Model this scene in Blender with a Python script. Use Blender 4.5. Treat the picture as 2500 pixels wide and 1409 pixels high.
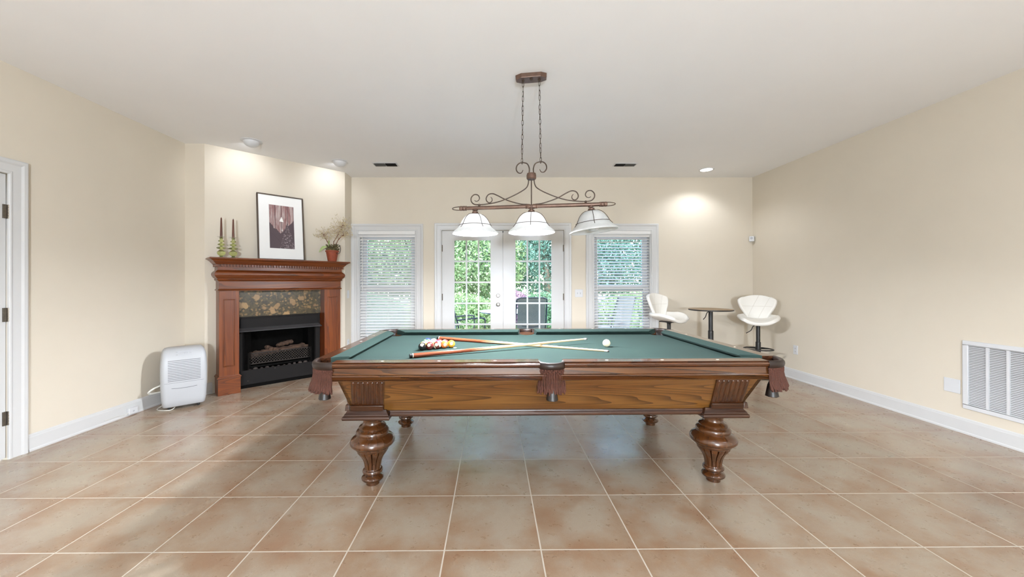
import bpy, bmesh, math, random
from math import sin, cos, pi, radians as R
from mathutils import Vector, Matrix

S = bpy.context.scene
COL = S.collection
for o in list(bpy.data.objects): bpy.data.objects.remove(o)

# ------------------------------------------------------------------ camera
IMW, IMH = 2500.0, 1409.0
FPX, CX, CY = 920.1, 1209.0, 688.2
YAW, PITCH, ROLL = .0072, .0021, -.0019
CAMH = 1.267
fw = Vector((sin(YAW)*cos(PITCH), cos(YAW)*cos(PITCH), sin(PITCH)))
r0 = Vector((cos(YAW), -sin(YAW), 0)); u0 = r0.cross(fw)
rt = r0*cos(ROLL)+u0*sin(ROLL); up = -r0*sin(ROLL)+u0*cos(ROLL)
cd = bpy.data.cameras.new('camera'); cam = bpy.data.objects.new('camera', cd); COL.objects.link(cam)
cam.matrix_world = Matrix(((rt.x, up.x, -fw.x, 0), (rt.y, up.y, -fw.y, 0), (rt.z, up.z, -fw.z, CAMH), (0, 0, 0, 1)))
cd.sensor_width = 36; cd.lens = FPX/IMW*36
cd.shift_x = (IMW/2-CX)/IMW; cd.shift_y = (CY-IMH/2)/IMW
cd.clip_start = .05; cd.clip_end = 200
S.camera = cam

# ------------------------------------------------------------------ view / world
S.view_settings.view_transform = 'Standard'; S.view_settings.look = 'None'
S.view_settings.gamma = 1; S.view_settings.use_curve_mapping = False
S.view_settings.exposure = 0.17
cy = S.cycles
cy.max_bounces = 8; cy.diffuse_bounces = 5; cy.glossy_bounces = 4; cy.transmission_bounces = 5; cy.transparent_max_bounces = 12
cy.caustics_reflective = False; cy.caustics_refractive = False
cy.sample_clamp_indirect = 4
cy.use_denoising = True
try: cy.denoiser = 'OPENIMAGEDENOISE'
except Exception: pass
cy.use_adaptive_sampling = True; cy.adaptive_threshold = .015

w = bpy.data.worlds.new('world'); S.world = w; w.use_nodes = True
nt = w.node_tree; nt.nodes.clear()
sky = nt.nodes.new('ShaderNodeTexSky'); sky.sky_type = 'NISHITA'; sky.sun_disc = False
sky.sun_elevation = R(50); sky.sun_rotation = R(150); sky.altitude = 200
bg = nt.nodes.new('ShaderNodeBackground'); bg.inputs[1].default_value = 2.9
wo = nt.nodes.new('ShaderNodeOutputWorld')
nt.links.new(sky.outputs[0], bg.inputs[0]); nt.links.new(bg.outputs[0], wo.inputs[0])
sd = bpy.data.lights.new('sun', 'SUN'); sd.energy = 11; sd.angle = R(2); sd.color = (1, .96, .86)
so = bpy.data.objects.new('sun', sd); COL.objects.link(so); so.rotation_euler = (R(38), 0, R(-28))

# lamp strengths (W)
L_BULB = 2500.0     # radiance of the two lit bulbs of the pool table lamp
W_EYE = 9.5       # eyeball spots over the fireplace
W_CAN = 33.0      # recessed can in the right back corner
W_REAR_FILL = 48.0      # added recessed cans out of view, fill for the room
W_FILL = 950.0    # added fill light behind the camera

H, YB, XL, XR, YF = 2.857, 5.689, -3.499, 3.947, -3.2
LAMPCOL = (.89, .93, 1.0)
FILLCOL = (.755, .865, 1.0)

# ------------------------------------------------------------------ materials
def s2l(c):
    return tuple(((x/255)/12.92 if x/255 <= .04045 else ((x/255+.055)/1.055)**2.4) for x in c)
def new_mat(name):
    m = bpy.data.materials.new(name); m.use_nodes = True
    return m, m.node_tree, m.node_tree.nodes['Principled BSDF']
def nd(t, typ, **kw):
    n = t.nodes.new(typ)
    for k, v in kw.items(): setattr(n, k, v)
    return n
def coords(t, scale=(1, 1, 1), loc=(0, 0, 0), rot=(0, 0, 0)):
    tc = nd(t, 'ShaderNodeTexCoord'); mp = nd(t, 'ShaderNodeMapping')
    mp.inputs['Location'].default_value = loc; mp.inputs['Scale'].default_value = scale; mp.inputs['Rotation'].default_value = rot
    t.links.new(tc.outputs['Object'], mp.inputs['Vector']); return mp.outputs[0]
def noise(t, vec, scale, detail=3, rough=.5, dist=0):
    n = nd(t, 'ShaderNodeTexNoise'); n.inputs['Scale'].default_value = scale; n.inputs['Detail'].default_value = detail
    n.inputs['Roughness'].default_value = rough; n.inputs['Distortion'].default_value = dist
    t.links.new(vec, n.inputs['Vector']); return n.outputs[0]
def ramp(t, fac, stops):
    r = nd(t, 'ShaderNodeValToRGB'); e = r.color_ramp.elements
    while len(e) < len(stops): e.new(.5)
    for i, (p, c) in enumerate(stops):
        e[i].position = p; e[i].color = (*c, 1) if len(c) == 3 else c
    t.links.new(fac, r.inputs[0]); return r.outputs[0]
def mathn(t, op, a, b=None, c=None):
    n = nd(t, 'ShaderNodeMath', operation=op)
    for i, x in enumerate((a, b, c)):
        if x is None: continue
        if isinstance(x, (int, float)): n.inputs[i].default_value = x
        else: t.links.new(x, n.inputs[i])
    return n.outputs[0]
def mix(t, fac, a, b, mode='MIX'):
    n = nd(t, 'ShaderNodeMix', data_type='RGBA', blend_type=mode)
    for i, x in ((0, fac), (6, a), (7, b)):
        if isinstance(x, (int, float)): n.inputs[i].default_value = x
        elif isinstance(x, tuple): n.inputs[i].default_value = (*x, 1)[:4]
        else: t.links.new(x, n.inputs[i])
    return n.outputs[2]
def bump(t, b, height, strength=.2, dist=.002):
    n = nd(t, 'ShaderNodeBump'); n.inputs['Strength'].default_value = strength; n.inputs['Distance'].default_value = dist
    t.links.new(height, n.inputs['Height']); t.links.new(n.outputs[0], b.inputs['Normal'])
def plain(name, rgb, rough=.5, metal=0, nz=.04, nscale=8, bumpz=0, spec=.5, srgb=True, coat=0, bscale=120):
    m, t, b = new_mat(name); c = s2l(rgb) if srgb else rgb
    v = coords(t)
    f = noise(t, v, nscale, 4)
    lo = tuple(x*(1-nz) for x in c); hi = tuple(min(1, x*(1+nz)) for x in c)
    t.links.new(ramp(t, f, [(.3, lo), (.7, hi)]), b.inputs['Base Color'])
    b.inputs['Roughness'].default_value = rough; b.inputs['Metallic'].default_value = metal
    b.inputs['Specular IOR Level'].default_value = spec; b.inputs['Coat Weight'].default_value = coat
    if bumpz: bump(t, b, noise(t, v, bscale, 3), bumpz, .002)
    return m
def wood(name, light, mid, dark, axis='X', rings=26, rough=.25, coat=.3, scale=1.0, contrast=1.0, off=(0, 0, 0), pore=1):
    m, t, b = new_mat(name)
    k = {'X': (.17, 3.9, 3.9), 'Y': (3.9, .17, 3.9), 'Z': (3.9, 3.9, .17)}[axis]
    v = coords(t, tuple(a*scale for a in k), off)
    n1 = noise(t, v, 1.1, 1.5, .45, .35)
    rg = mathn(t, 'MULTIPLY', n1, rings)
    fr = mathn(t, 'FRACT', rg)
    tri = mathn(t, 'POWER', fr, 2.2)
    k2 = {'X': (3, 90, 90), 'Y': (90, 3, 90), 'Z': (90, 90, 3)}[axis]
    v2 = coords(t, tuple(a*scale for a in k2))
    n2 = noise(t, v2, 1.5, 3, .6)
    k3 = {'X': (1.2, 9, 9), 'Y': (9, 1.2, 9), 'Z': (9, 9, 1.2)}[axis]
    n3 = noise(t, coords(t, tuple(a*scale for a in k3)), 1.0, 3, .5)
    base = mix(t, ramp(t, n3, [(.35, (0, 0, 0)), (.65, (1, 1, 1))]), s2l(light), s2l(mid))
    c1 = mix(t, mathn(t, 'MULTIPLY', tri, .85*contrast), base, s2l(dark))
    fine = ramp(t, n2, [(.35, (.62, .62, .62)), (.6, (1, 1, 1))])
    c2 = mix(t, .55*contrast*pore, c1, fine, 'MULTIPLY')
    t.links.new(c2, b.inputs['Base Color'])
    b.inputs['Roughness'].default_value = rough; b.inputs['Coat Weight'].default_value = coat; b.inputs['Coat Roughness'].default_value = .12
    bump(t, b, n2, .06, .001)
    return m
def emis(name, col, strength):
    m = bpy.data.materials.new(name); m.use_nodes = True; t = m.node_tree; t.nodes.clear()
    e = nd(t, 'ShaderNodeEmission'); e.inputs[0].default_value = (*col, 1); e.inputs[1].default_value = strength
    o = nd(t, 'ShaderNodeOutputMaterial'); t.links.new(e.outputs[0], o.inputs[0]); return m

M = {}
M['wall'] = plain('wall_paint', (209, 200, 184), .62, nz=.012, nscale=3, bumpz=.03, spec=.3, bscale=300)
M['ceil'] = plain('ceiling_paint', (238, 238, 238), .8, nz=.01, nscale=2, bumpz=.03, spec=.2, bscale=300)
M['trim'] = plain('white_trim_paint', (198, 198, 197), .35, nz=.01, spec=.5)
M['blind'] = plain('white_blind', (222, 221, 219), .4, nz=.01)
M['vinyl'] = plain('white_vinyl_sash', (214, 216, 220), .4, nz=.01)
M['plate'] = plain('white_plastic_plate', (205, 206, 208), .35, nz=.01)
M['slot'] = plain('dark_slot', (40, 38, 36), .6)
M['grey'] = plain('duct_grey', (120, 118, 114), .6)
M['hinge'] = plain('antique_nickel', (112, 104, 94), .35, metal=.8, nz=.15, nscale=60)
M['chrome'] = plain('satin_nickel', (190, 188, 184), .22, metal=1)
M['applwhite'] = plain('appliance_white_plastic', (173, 175, 178), .38, nz=.01, bumpz=.02)
M['applgrey'] = plain('appliance_grey_panel', (175, 177, 181), .4, nz=.01)
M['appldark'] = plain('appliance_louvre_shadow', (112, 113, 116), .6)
M['rubber'] = plain('black_rubber', (26, 25, 24), .6)
M['cord'] = plain('white_cord', (214, 212, 204), .45)
M['leather'] = plain('brown_black_pocket_leather', (33, 21, 16), .38, nz=.25, nscale=30, bumpz=.1, coat=.0, spec=.35)
M['fringe'] = plain('brown_cord_fringe', (63, 26, 8), .8, nz=.3, nscale=140, bumpz=.5, bscale=400)
M['tail'] = plain('dark_leather_tail', (26, 18, 14), .45, nz=.2, nscale=60)
M['sight'] = plain('pearl_sight', (236, 226, 206), .2)
M['bronze'] = plain('bronze_metal', (92, 70, 58), .42, metal=.45, nz=.2, nscale=40)
M['bronze_d'] = plain('dark_bronze_wire', (62, 48, 38), .45, metal=.4, nz=.15, nscale=50)
M['black_metal'] = plain('black_powder_coat', (24, 22, 21), .42, nz=.2, nscale=30)
M['firebox'] = plain('firebox_black_steel', (9, 8, 7), .9, spec=.08, nz=.25, nscale=20, bumpz=.05)
M['fireface'] = plain('fireplace_face_black', (15, 12, 11), .65, spec=.2, nz=.12, nscale=14)
M['hood'] = plain('fireplace_hood_grey', (60, 58, 59), .5, spec=.3, nz=.1)
M['log'] = plain('ceramic_log', (65, 46, 33), .9, nz=.45, nscale=22, bumpz=.8, bscale=50)
M['grate'] = plain('rusty_iron_lattice', (36, 28, 23), .75, nz=.35, nscale=40, bumpz=.3)
M['ember'] = plain('grey_ember_stone', (58, 50, 46), .9, nz=.4, nscale=40, bumpz=.6)
M['white_leather'] = plain('white_faux_leather', (226, 223, 216), .42, nz=.012, bumpz=.05, bscale=220)
M['seam'] = plain('leather_seam', (206, 200, 190), .6)
M['terracotta'] = plain('terracotta_pot', (131, 59, 34), .7, nz=.12, nscale=30)
M['moss'] = plain('dry_moss', (88, 78, 48), .95, nz=.5, nscale=70, bumpz=.8)
M['leaf'] = plain('green_leaf', (150, 168, 108), .5, nz=.2, nscale=20)
M['twig'] = plain('brown_twig', (116, 78, 54), .8, nz=.2, nscale=50)
M['dryflower'] = plain('dried_flower_buds', (200, 186, 152), .9, nz=.12, nscale=80)
M['candle'] = plain('brown_taper_wax', (88, 48, 32), .4, nz=.06)
M['mat'] = plain('white_mat_board', (236, 236, 234), .7, nz=.008)
M['frame'] = plain('dark_bronze_frame', (74, 62, 52), .4, nz=.1)
M['maple'] = wood('cue_shaft_maple', (226, 196, 150), (214, 180, 134), (186, 146, 100), 'X', 8, .22, .4, 2)
M['ferrule'] = plain('cue_ferrule', (236, 230, 216), .3)
M['tabletop'] = wood('bar_table_top_wood', (170, 144, 112), (158, 132, 100), (128, 104, 78), 'X', 14, .5, .0)

# pool table and mantel timber
WL, WM, WD = (182, 112, 50), (156, 86, 36), (74, 34, 14)
M['panelwood'] = wood('golden_oak_panel', (127, 87, 39), (103, 64, 26), (55, 29, 12), 'X', 60, .28, .35, 1.0, 1.0, (3.1, .4, 7.7))
M['railwood'] = wood('walnut_stained_rail', (85, 48, 23), (69, 36, 17), (37, 17, 7), 'X', 24, .16, .6, 1.2, .8, (1.7, 0, 2.2))
M['railwood_y'] = wood('walnut_stained_end_rail', (81, 49, 29), (66, 37, 22), (35, 18, 10), 'Y', 24, .16, .6, 1.2, .8)
M['apronwood'] = wood('stained_apron', (91, 55, 23), (74, 39, 16), (35, 17, 6), 'X', 30, .24, .4, 1.6, 1.0, (3, 1, 1))
M['darkwood'] = wood('dark_stained_moulding', (64, 35, 16), (51, 26, 12), (27, 11, 5), 'X', 20, .36, .05, 1.5, .8)
M['blockwood'] = wood('stained_corner_block', (79, 44, 20), (62, 32, 15), (32, 16, 6), 'Z', 14, .28, .35, 1.2, .7)
M['legwood'] = wood('turned_leg_wood', (83, 47, 21), (66, 37, 16), (37, 20, 8), 'Z', 12, .2, .5, 1.3, .5)
M['mantel'] = wood('cherry_mantel_wood', (117, 58, 16), (100, 45, 11), (64, 27, 6), 'X', 36, .33, .08, 1.2, 1.1)
M['mantel_v'] = wood('cherry_pilaster_wood', (119, 59, 17), (102, 47, 12), (75, 31, 7), 'Z', 24, .35, .08, 1.2, .9)

def felt():
    m, t, b = new_mat('green_billiard_cloth'); v = coords(t)
    f = noise(t, v, 500, 2); g = noise(t, v, 2.5, 3)
    c = ramp(t, g, [(.35, s2l((30, 44, 41))), (.65, s2l((33, 49, 45)))])
    t.links.new(mix(t, .12, c, ramp(t, f, [(.3, (.015, .03, .026)), (.7, (.06, .11, .095))])), b.inputs['Base Color'])
    b.inputs['Roughness'].default_value = .95; b.inputs['Specular IOR Level'].default_value = .15
    b.inputs['Sheen Weight'].default_value = .03; b.inputs['Sheen Tint'].default_value = (.6, .85, .8, 1)
    bump(t, b, f, .15, .0006); return m
M['felt'] = felt()

def tile():
    m, t, b = new_mat('terracotta_beige_floor_tile')
    T = .457
    v = coords(t, (1, 1, 1), (.5028*T, -3.910*T+6*T, 0))
    br = nd(t, 'ShaderNodeTexBrick'); br.offset = 0; br.squash = 1
    br.inputs['Scale'].default_value = 1; br.inputs['Brick Width'].default_value = T; br.inputs['Row Height'].default_value = T
    br.inputs['Mortar Size'].default_value = .0038; br.inputs['Mortar Smooth'].default_value = .25; br.inputs['Bias'].default_value = 0
    br.inputs['Color1'].default_value = (0, 0, 0, 1); br.inputs['Color2'].default_value = (1, 1, 1, 1); br.inputs['Mortar'].default_value = (.5, .5, .5, 1)
    t.links.new(v, br.inputs['Vector'])
    # per tile offset so every tile has its own clouding
    sep = nd(t, 'ShaderNodeVectorMath', operation='SCALE'); t.links.new(br.outputs['Color'], sep.inputs[0]); sep.inputs['Scale'].default_value = 7.3
    add = nd(t, 'ShaderNodeVectorMath', operation='ADD'); t.links.new(v, add.inputs[0]); t.links.new(sep.outputs[0], add.inputs[1])
    n1 = noise(t, add.outputs[0], 4.2, 5, .6, .1)
    n2 = noise(t, add.outputs[0], 22, 7, .7, .15)
    n3 = noise(t, add.outputs[0], 170, 3, .6)
    # each tile is paler in the middle, browner to the rim, broken up by noise
    sx = nd(t, 'ShaderNodeSeparateXYZ'); t.links.new(v, sx.inputs[0])
    def tri(a): return mathn(t, 'ABSOLUTE', mathn(t, 'SUBTRACT', mathn(t, 'FRACT', mathn(t, 'DIVIDE', mathn(t, 'ADD', a, T*40), T)), .5))
    dd_ = mathn(t, 'MULTIPLY', mathn(t, 'MAXIMUM', tri(sx.outputs[0]), tri(sx.outputs[1])), 1.15)
    sm = mathn(t, 'ADD', dd_, mathn(t, 'MULTIPLY', mathn(t, 'SUBTRACT', n1, .5), 1.9))
    c = ramp(t, sm, [(.10, s2l((154, 142, 126))), (.36, s2l((148, 131, 113))), (.56, s2l((141, 119, 98))), (.80, s2l((134, 105, 82)))])
    c = mix(t, ramp(t, n2, [(.42, (0, 0, 0)), (.92, (.16, .16, .16))]), c, s2l((121, 91, 69)))
    c = mix(t, .14, c, ramp(t, n3, [(.3, (.42, .3, .22)), (.7, (.95, .86, .74))]), 'SOFT_LIGHT')
    c = mix(t, mathn(t, 'MULTIPLY', br.outputs['Color'], .10), c, s2l((146, 124, 107)))
    c = mix(t, br.outputs['Fac'], c, s2l((190, 180, 166)))
    t.links.new(c, b.inputs['Base Color'])
    rr = ramp(t, n2, [(.3, (.25, .25, .25)), (.7, (.36, .36, .36))])
    t.links.new(mix(t, br.outputs['Fac'], rr, (.8, .8, .8)), b.inputs['Roughness'])
    b.inputs['Specular IOR Level'].default_value = .6; b.inputs['Coat Weight'].default_value = .35; b.inputs['Coat Roughness'].default_value = .24
    hN = mathn(t, 'ADD', mathn(t, 'MULTIPLY', n2, .22), mathn(t, 'MULTIPLY', noise(t, v, 60, 4, .6, .9), .6))
    hh = mathn(t, 'SUBTRACT', hN, mathn(t, 'MULTIPLY', br.outputs['Fac'], 1.1))
    bump(t, b, hh, .26, .0022)
    return m
M['tile'] = tile()

def granite():
    m, t, b = new_mat('green_brown_marble_surround'); v = coords(t)
    wv = nd(t, 'ShaderNodeVectorMath', operation='ADD'); nz_ = nd(t, 'ShaderNodeTexNoise'); nz_.inputs['Scale'].default_value = 14; nz_.inputs['Detail'].default_value = 4
    t.links.new(v, nz_.inputs['Vector'])
    sc = nd(t, 'ShaderNodeVectorMath', operation='SCALE'); sc.inputs['Scale'].default_value = .07; t.links.new(nz_.outputs['Color'], sc.inputs[0])
    t.links.new(v, wv.inputs[0]); t.links.new(sc.outputs[0], wv.inputs[1])
    def vor(s, f='F1'):
        o = nd(t, 'ShaderNodeTexVoronoi', feature=f); o.inputs['Scale'].default_value = s; t.links.new(wv.outputs[0], o.inputs['Vector']); return o
    a = vor(11.5); b2 = vor(30)
    e1 = ramp(t, a.outputs['Distance'], [(.36, (1, 1, 1)), (.46, (0, 0, 0))])
    e2 = ramp(t, b2.outputs['Distance'], [(.36, (1, 1, 1)), (.48, (0, 0, 0))])
    sepa = nd(t, 'ShaderNodeSeparateColor'); t.links.new(a.outputs['Color'], sepa.inputs[0])
    sepb = nd(t, 'ShaderNodeSeparateColor'); t.links.new(b2.outputs['Color'], sepb.inputs[0])
    bg_ = ramp(t, noise(t, wv.outputs[0], 26, 5, .65), [(.35, s2l((35, 30, 20))), (.6, s2l((70, 60, 37)))])
    pb1 = ramp(t, sepa.outputs[1], [(.2, s2l((135, 106, 70))), (.5, s2l((121, 94, 66))), (.9, s2l((159, 128, 86)))])
    pb2 = ramp(t, sepb.outputs[1], [(.2, s2l((99, 83, 52))), (.9, s2l((128, 101, 63)))])
    g1 = mathn(t, 'MULTIPLY', e1, ramp(t, sepa.outputs[0], [(.40, (0, 0, 0)), (.46, (1, 1, 1))]))
    g2 = mathn(t, 'MULTIPLY', e2, ramp(t, sepb.outputs[0], [(.34, (0, 0, 0)), (.42, (1, 1, 1))]))
    c = mix(t, mathn(t, 'MULTIPLY', g2, .9), bg_, pb2); c = mix(t, mathn(t, 'MULTIPLY', g1, .85), c, pb1)
    t.links.new(c, b.inputs['Base Color']); b.inputs['Roughness'].default_value = .28; return m
M['granite'] = granite()

def paneglass():
    m = bpy.data.materials.new('window_glass'); m.use_nodes = True; t = m.node_tree; t.nodes.clear()
    tr = nd(t, 'ShaderNodeBsdfTransparent'); tr.inputs[0].default_value = (.94, .97, .96, 1)
    gl = nd(t, 'ShaderNodeBsdfGlossy'); gl.inputs['Roughness'].default_value = .02
    fr = nd(t, 'ShaderNodeFresnel'); fr.inputs[0].default_value = 1.3
    mx = nd(t, 'ShaderNodeMixShader'); o = nd(t, 'ShaderNodeOutputMaterial')
    t.links.new(fr.outputs[0], mx.inputs[0]); t.links.new(tr.outputs[0], mx.inputs[1]); t.links.new(gl.outputs[0], mx.inputs[2]); t.links.new(mx.outputs[0], o.inputs[0])
    return m
M['glass'] = paneglass()
def greenglass():
    m, t, b = new_mat('pale_green_art_glass'); v = coords(t)
    t.links.new(ramp(t, noise(t, v, 30, 2), [(.3, s2l((216, 228, 140))), (.7, s2l((232, 238, 180)))]), b.inputs['Base Color'])
    b.inputs['Roughness'].default_value = .03; b.inputs['Transmission Weight'].default_value = .88; b.inputs['IOR'].default_value = 1.42
    return m
M['greenglass'] = greenglass()

def dishglass():
    m = bpy.data.materials.new('clear_drip_dish'); m.use_nodes = True; t = m.node_tree; t.nodes.clear()
    tr = nd(t, 'ShaderNodeBsdfTransparent'); gl = nd(t, 'ShaderNodeBsdfGlossy'); gl.inputs['Roughness'].default_value = .1
    mx = nd(t, 'ShaderNodeMixShader'); mx.inputs[0].default_value = .22; o = nd(t, 'ShaderNodeOutputMaterial')
    t.links.new(tr.outputs[0], mx.inputs[1]); t.links.new(gl.outputs[0], mx.inputs[2]); t.links.new(mx.outputs[0], o.inputs[0]); return m
M['dish'] = dishglass()
def shade(name):
    m = bpy.data.materials.new(name); m.use_nodes = True; t = m.node_tree; t.nodes.clear()
    v = coords(t); c = ramp(t, noise(t, v, 9, 4, .6, 1.2), [(.3, (.80, .80, .79)), (.7, (.93, .93, .92))])
    d = nd(t, 'ShaderNodeBsdfDiffuse'); tl = nd(t, 'ShaderNodeBsdfTranslucent'); gl = nd(t, 'ShaderNodeBsdfGlossy'); gl.inputs['Roughness'].default_value = .15
    for s_ in (d, tl): t.links.new(c, s_.inputs['Color'])
    m1 = nd(t, 'ShaderNodeMixShader'); m1.inputs[0].default_value = .60; m2 = nd(t, 'ShaderNodeMixShader'); m2.inputs[0].default_value = .05
    t.links.new(d.outputs[0], m1.inputs[1]); t.links.new(tl.outputs[0], m1.inputs[2]); t.links.new(m1.outputs[0], m2.inputs[1]); t.links.new(gl.outputs[0], m2.inputs[2])
    o = nd(t, 'ShaderNodeOutputMaterial'); t.links.new(m2.outputs[0], o.inputs[0]); return m
M['shade'] = shade('alabaster_glass_shade')
M['bulb_on'] = emis('lit_bulb', LAMPCOL, L_BULB)
M['bulb_off'] = plain('frosted_bulb_unlit', (196, 196, 194), .4)
M['lens'] = emis('lit_downlight_lens', (1, .96, .9), 9)

def leafmat(name, a, b_, c_, tr=.4):
    m = bpy.data.materials.new(name); m.use_nodes = True; t = m.node_tree; t.nodes.clear()
    v = coords(t); col = ramp(t, noise(t, v, 4.5, 4, .7), [(.32, s2l(a)), (.5, s2l(b_)), (.68, s2l(c_))])
    d = nd(t, 'ShaderNodeBsdfDiffuse'); tl = nd(t, 'ShaderNodeBsdfTranslucent')
    for s_ in (d, tl): t.links.new(col, s_.inputs['Color'])
    mx = nd(t, 'ShaderNodeMixShader'); mx.inputs[0].default_value = tr
    t.links.new(d.outputs[0], mx.inputs[1]); t.links.new(tl.outputs[0], mx.inputs[2])
    o = nd(t, 'ShaderNodeOutputMaterial'); t.links.new(mx.outputs[0], o.inputs[0]); return m
M['lf1'] = leafmat('light_green_foliage', (85, 112, 68), (131, 153, 104), (169, 179, 144))
M['lf2'] = leafmat('mid_green_foliage', (53, 85, 58), (95, 127, 95), (146, 166, 139))
M['lf3'] = leafmat('blue_green_foliage', (47, 80, 65), (89, 122, 105), (139, 164, 151))
M['lf4'] = leafmat('mauve_flower_heads', (96, 70, 84), (140, 108, 124), (178, 150, 160))
M['bark'] = plain('grey_bark', (120, 104, 88), .9, nz=.4, nscale=18, bumpz=.6)
M['patio'] = plain('pale_patio_paving', (176, 190, 200), .6, nz=.1, nscale=3)
M['lawn'] = plain('lawn_ground', (96, 128, 66), .95, nz=.3, nscale=3)
M['sling'] = plain('brown_sling_fabric', (104, 98, 86), .8, nz=.2, nscale=90)

# ------------------------------------------------------------------ geometry helpers
class MB:
    def __init__(s): s.v = []; s.f = []; s.mi = []
    def add(s, vs, fs, mi=0):
        k = len(s.v); s.v += [tuple(p) for p in vs]
        for f in fs: s.f.append(tuple(i+k for i in f)); s.mi.append(mi)
        return s
    def box(s, x0, x1, y0, y1, z0, z1, mi=0):
        vs = [(x, y, z) for x in (x0, x1) for y in (y0, y1) for z in (z0, z1)]
        return s.add(vs, [(0, 1, 3, 2), (4, 6, 7, 5), (0, 4, 5, 1), (2, 3, 7, 6), (0, 2, 6, 4), (1, 5, 7, 3)], mi)
    def hexa(s, bot, top, mi=0):   # 4 bottom pts, 4 top pts
        return s.add(list(bot)+list(top), [(3, 2, 1, 0), (4, 5, 6, 7), (0, 1, 5, 4), (1, 2, 6, 5), (2, 3, 7, 6), (3, 0, 4, 7)], mi)
    def prism(s, pts, fn0, fn1, mi=0):  # closed 2D outline swept between two placement functions
        n = len(pts)
        vs = [fn0(p) for p in pts]+[fn1(p) for p in pts]
        fs = [tuple(range(n))[::-1], tuple(range(n, 2*n))]+[(i, (i+1) % n, n+(i+1) % n, n+i) for i in range(n)]
        return s.add(vs, fs, mi)
    def loft(s, rings, closed=True, cap=True, mi=0):
        n = len(rings[0]); vs = [p for r in rings for p in r]; fs = []
        for a in range(len(rings)-1):
            for i in range(n if closed else n-1):
                j = (i+1) % n; fs.append((a*n+i, a*n+j, (a+1)*n+j, (a+1)*n+i))
        if cap and closed:
            fs.append(tuple(range(n))[::-1]); fs.append(tuple((len(rings)-1)*n+i for i in range(n)))
        return s.add(vs, fs, mi)
    def tube(s, path, r, n=8, cap=True, mi=0, flat=1.0):
        P = [Vector(p) for p in path]; rs = r if isinstance(r, (list, tuple)) else [r]*len(P)
        t0 = (P[1]-P[0]).normalized(); a = Vector((0, 0, 1)) if abs(t0.z) < .9 else Vector((1, 0, 0))
        nrm = t0.cross(a).normalized(); rings = []
        for i, p in enumerate(P):
            tg = (P[min(i+1, len(P)-1)]-P[max(i-1, 0)])
            tg = tg.normalized() if tg.length > 1e-9 else t0
            nrm = (nrm-tg*nrm.dot(tg)); nrm = nrm.normalized() if nrm.length > 1e-6 else tg.orthogonal().normalized()
            bn = tg.cross(nrm)
            rings.append([p+nrm*(rs[i]*cos(2*pi*k/n))+bn*(rs[i]*flat*sin(2*pi*k/n)) for k in range(n)])
        return s.loft(rings, True, cap, mi)
    def lathe(s, prof, n=32, c=(0, 0, 0), mod=None, cap=True, mi=0):
        rings = [[(c[0]+(rr*(mod(z, 2*pi*k/n) if mod else 1))*cos(2*pi*k/n), c[1]+(rr*(mod(z, 2*pi*k/n) if mod else 1))*sin(2*pi*k/n), c[2]+z) for k in range(n)] for rr, z in prof]
        return s.loft(rings, True, cap, mi)
    def torus(s, c, R_, r, ax='z', n=28, m=8, mi=0):
        pts = []
        for k in range(n+1):
            a = 2*pi*k/n; p = {'z': (R_*cos(a), R_*sin(a), 0), 'y': (R_*cos(a), 0, R_*sin(a)), 'x': (0, R_*cos(a), R_*sin(a))}[ax]
            pts.append((c[0]+p[0], c[1]+p[1], c[2]+p[2]))
        return s.tube(pts, r, m, False, mi)
    def sphere(s, c, r, n=16, m=10, sc=(1, 1, 1), mi=0):
        rings = [[(c[0]+r*sc[0]*sin(pi*j/m)*cos(2*pi*k/n), c[1]+r*sc[1]*sin(pi*j/m)*sin(2*pi*k/n), c[2]+r*sc[2]*cos(pi*j/m)) for k in range(n)] for j in range(m, -1, -1)]
        return s.loft(rings, True, False, mi)
    def build(s, name, mats, parent=None, sharp=35, bevel=0, merge=True, smooth=True, loc=None):
        me = bpy.data.meshes.new(name); me.from_pydata(s.v, [], s.f)
        if not isinstance(mats, (list, tuple)): mats = [mats]
        for m_ in mats: me.materials.append(M[m_] if isinstance(m_, str) else m_)
        if len(mats) > 1: me.polygons.foreach_set('material_index', s.mi)
        bm = bmesh.new(); bm.from_mesh(me)
        if merge: bmesh.ops.remove_doubles(bm, verts=bm.verts, dist=1e-6)
        bmesh.ops.recalc_face_normals(bm, faces=bm.faces)
        for f in bm.faces: f.smooth = smooth
        for e in bm.edges:
            if len(e.link_faces) == 2 and e.calc_face_angle(0) > R(sharp): e.smooth = False
        bm.to_mesh(me); bm.free()
        o = bpy.data.objects.new(name, me); COL.objects.link(o)
        if parent: o.parent = parent
        if loc: o.location = loc
        if bevel:
            b = o.modifiers.new('bevel', 'BEVEL'); b.width = bevel; b.segments = 2; b.limit_method = 'ANGLE'; b.angle_limit = R(40)
        return o
def tag(o, label=None, cat=None, group=None, kind=None):
    if label: o['label'] = label
    if cat: o['category'] = cat
    if group: o['group'] = group
    if kind: o['kind'] = kind
    return o
def thing(name, label, cat, loc=(0, 0, 0), rz=0, group=None):
    o = bpy.data.objects.new(name, None); COL.objects.link(o); o.empty_display_size = .1
    o.location = loc; o.rotation_euler = (0, 0, rz); return tag(o, label, cat, group)
def struct(o): o['kind'] = 'structure'; return o
def copy_tree(o, parent=None, root=True):
    c = o.copy(); COL.objects.link(c)
    if parent: c.parent = parent
    for ch in list(o.children): copy_tree(ch, c, False)
    return c
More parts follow.
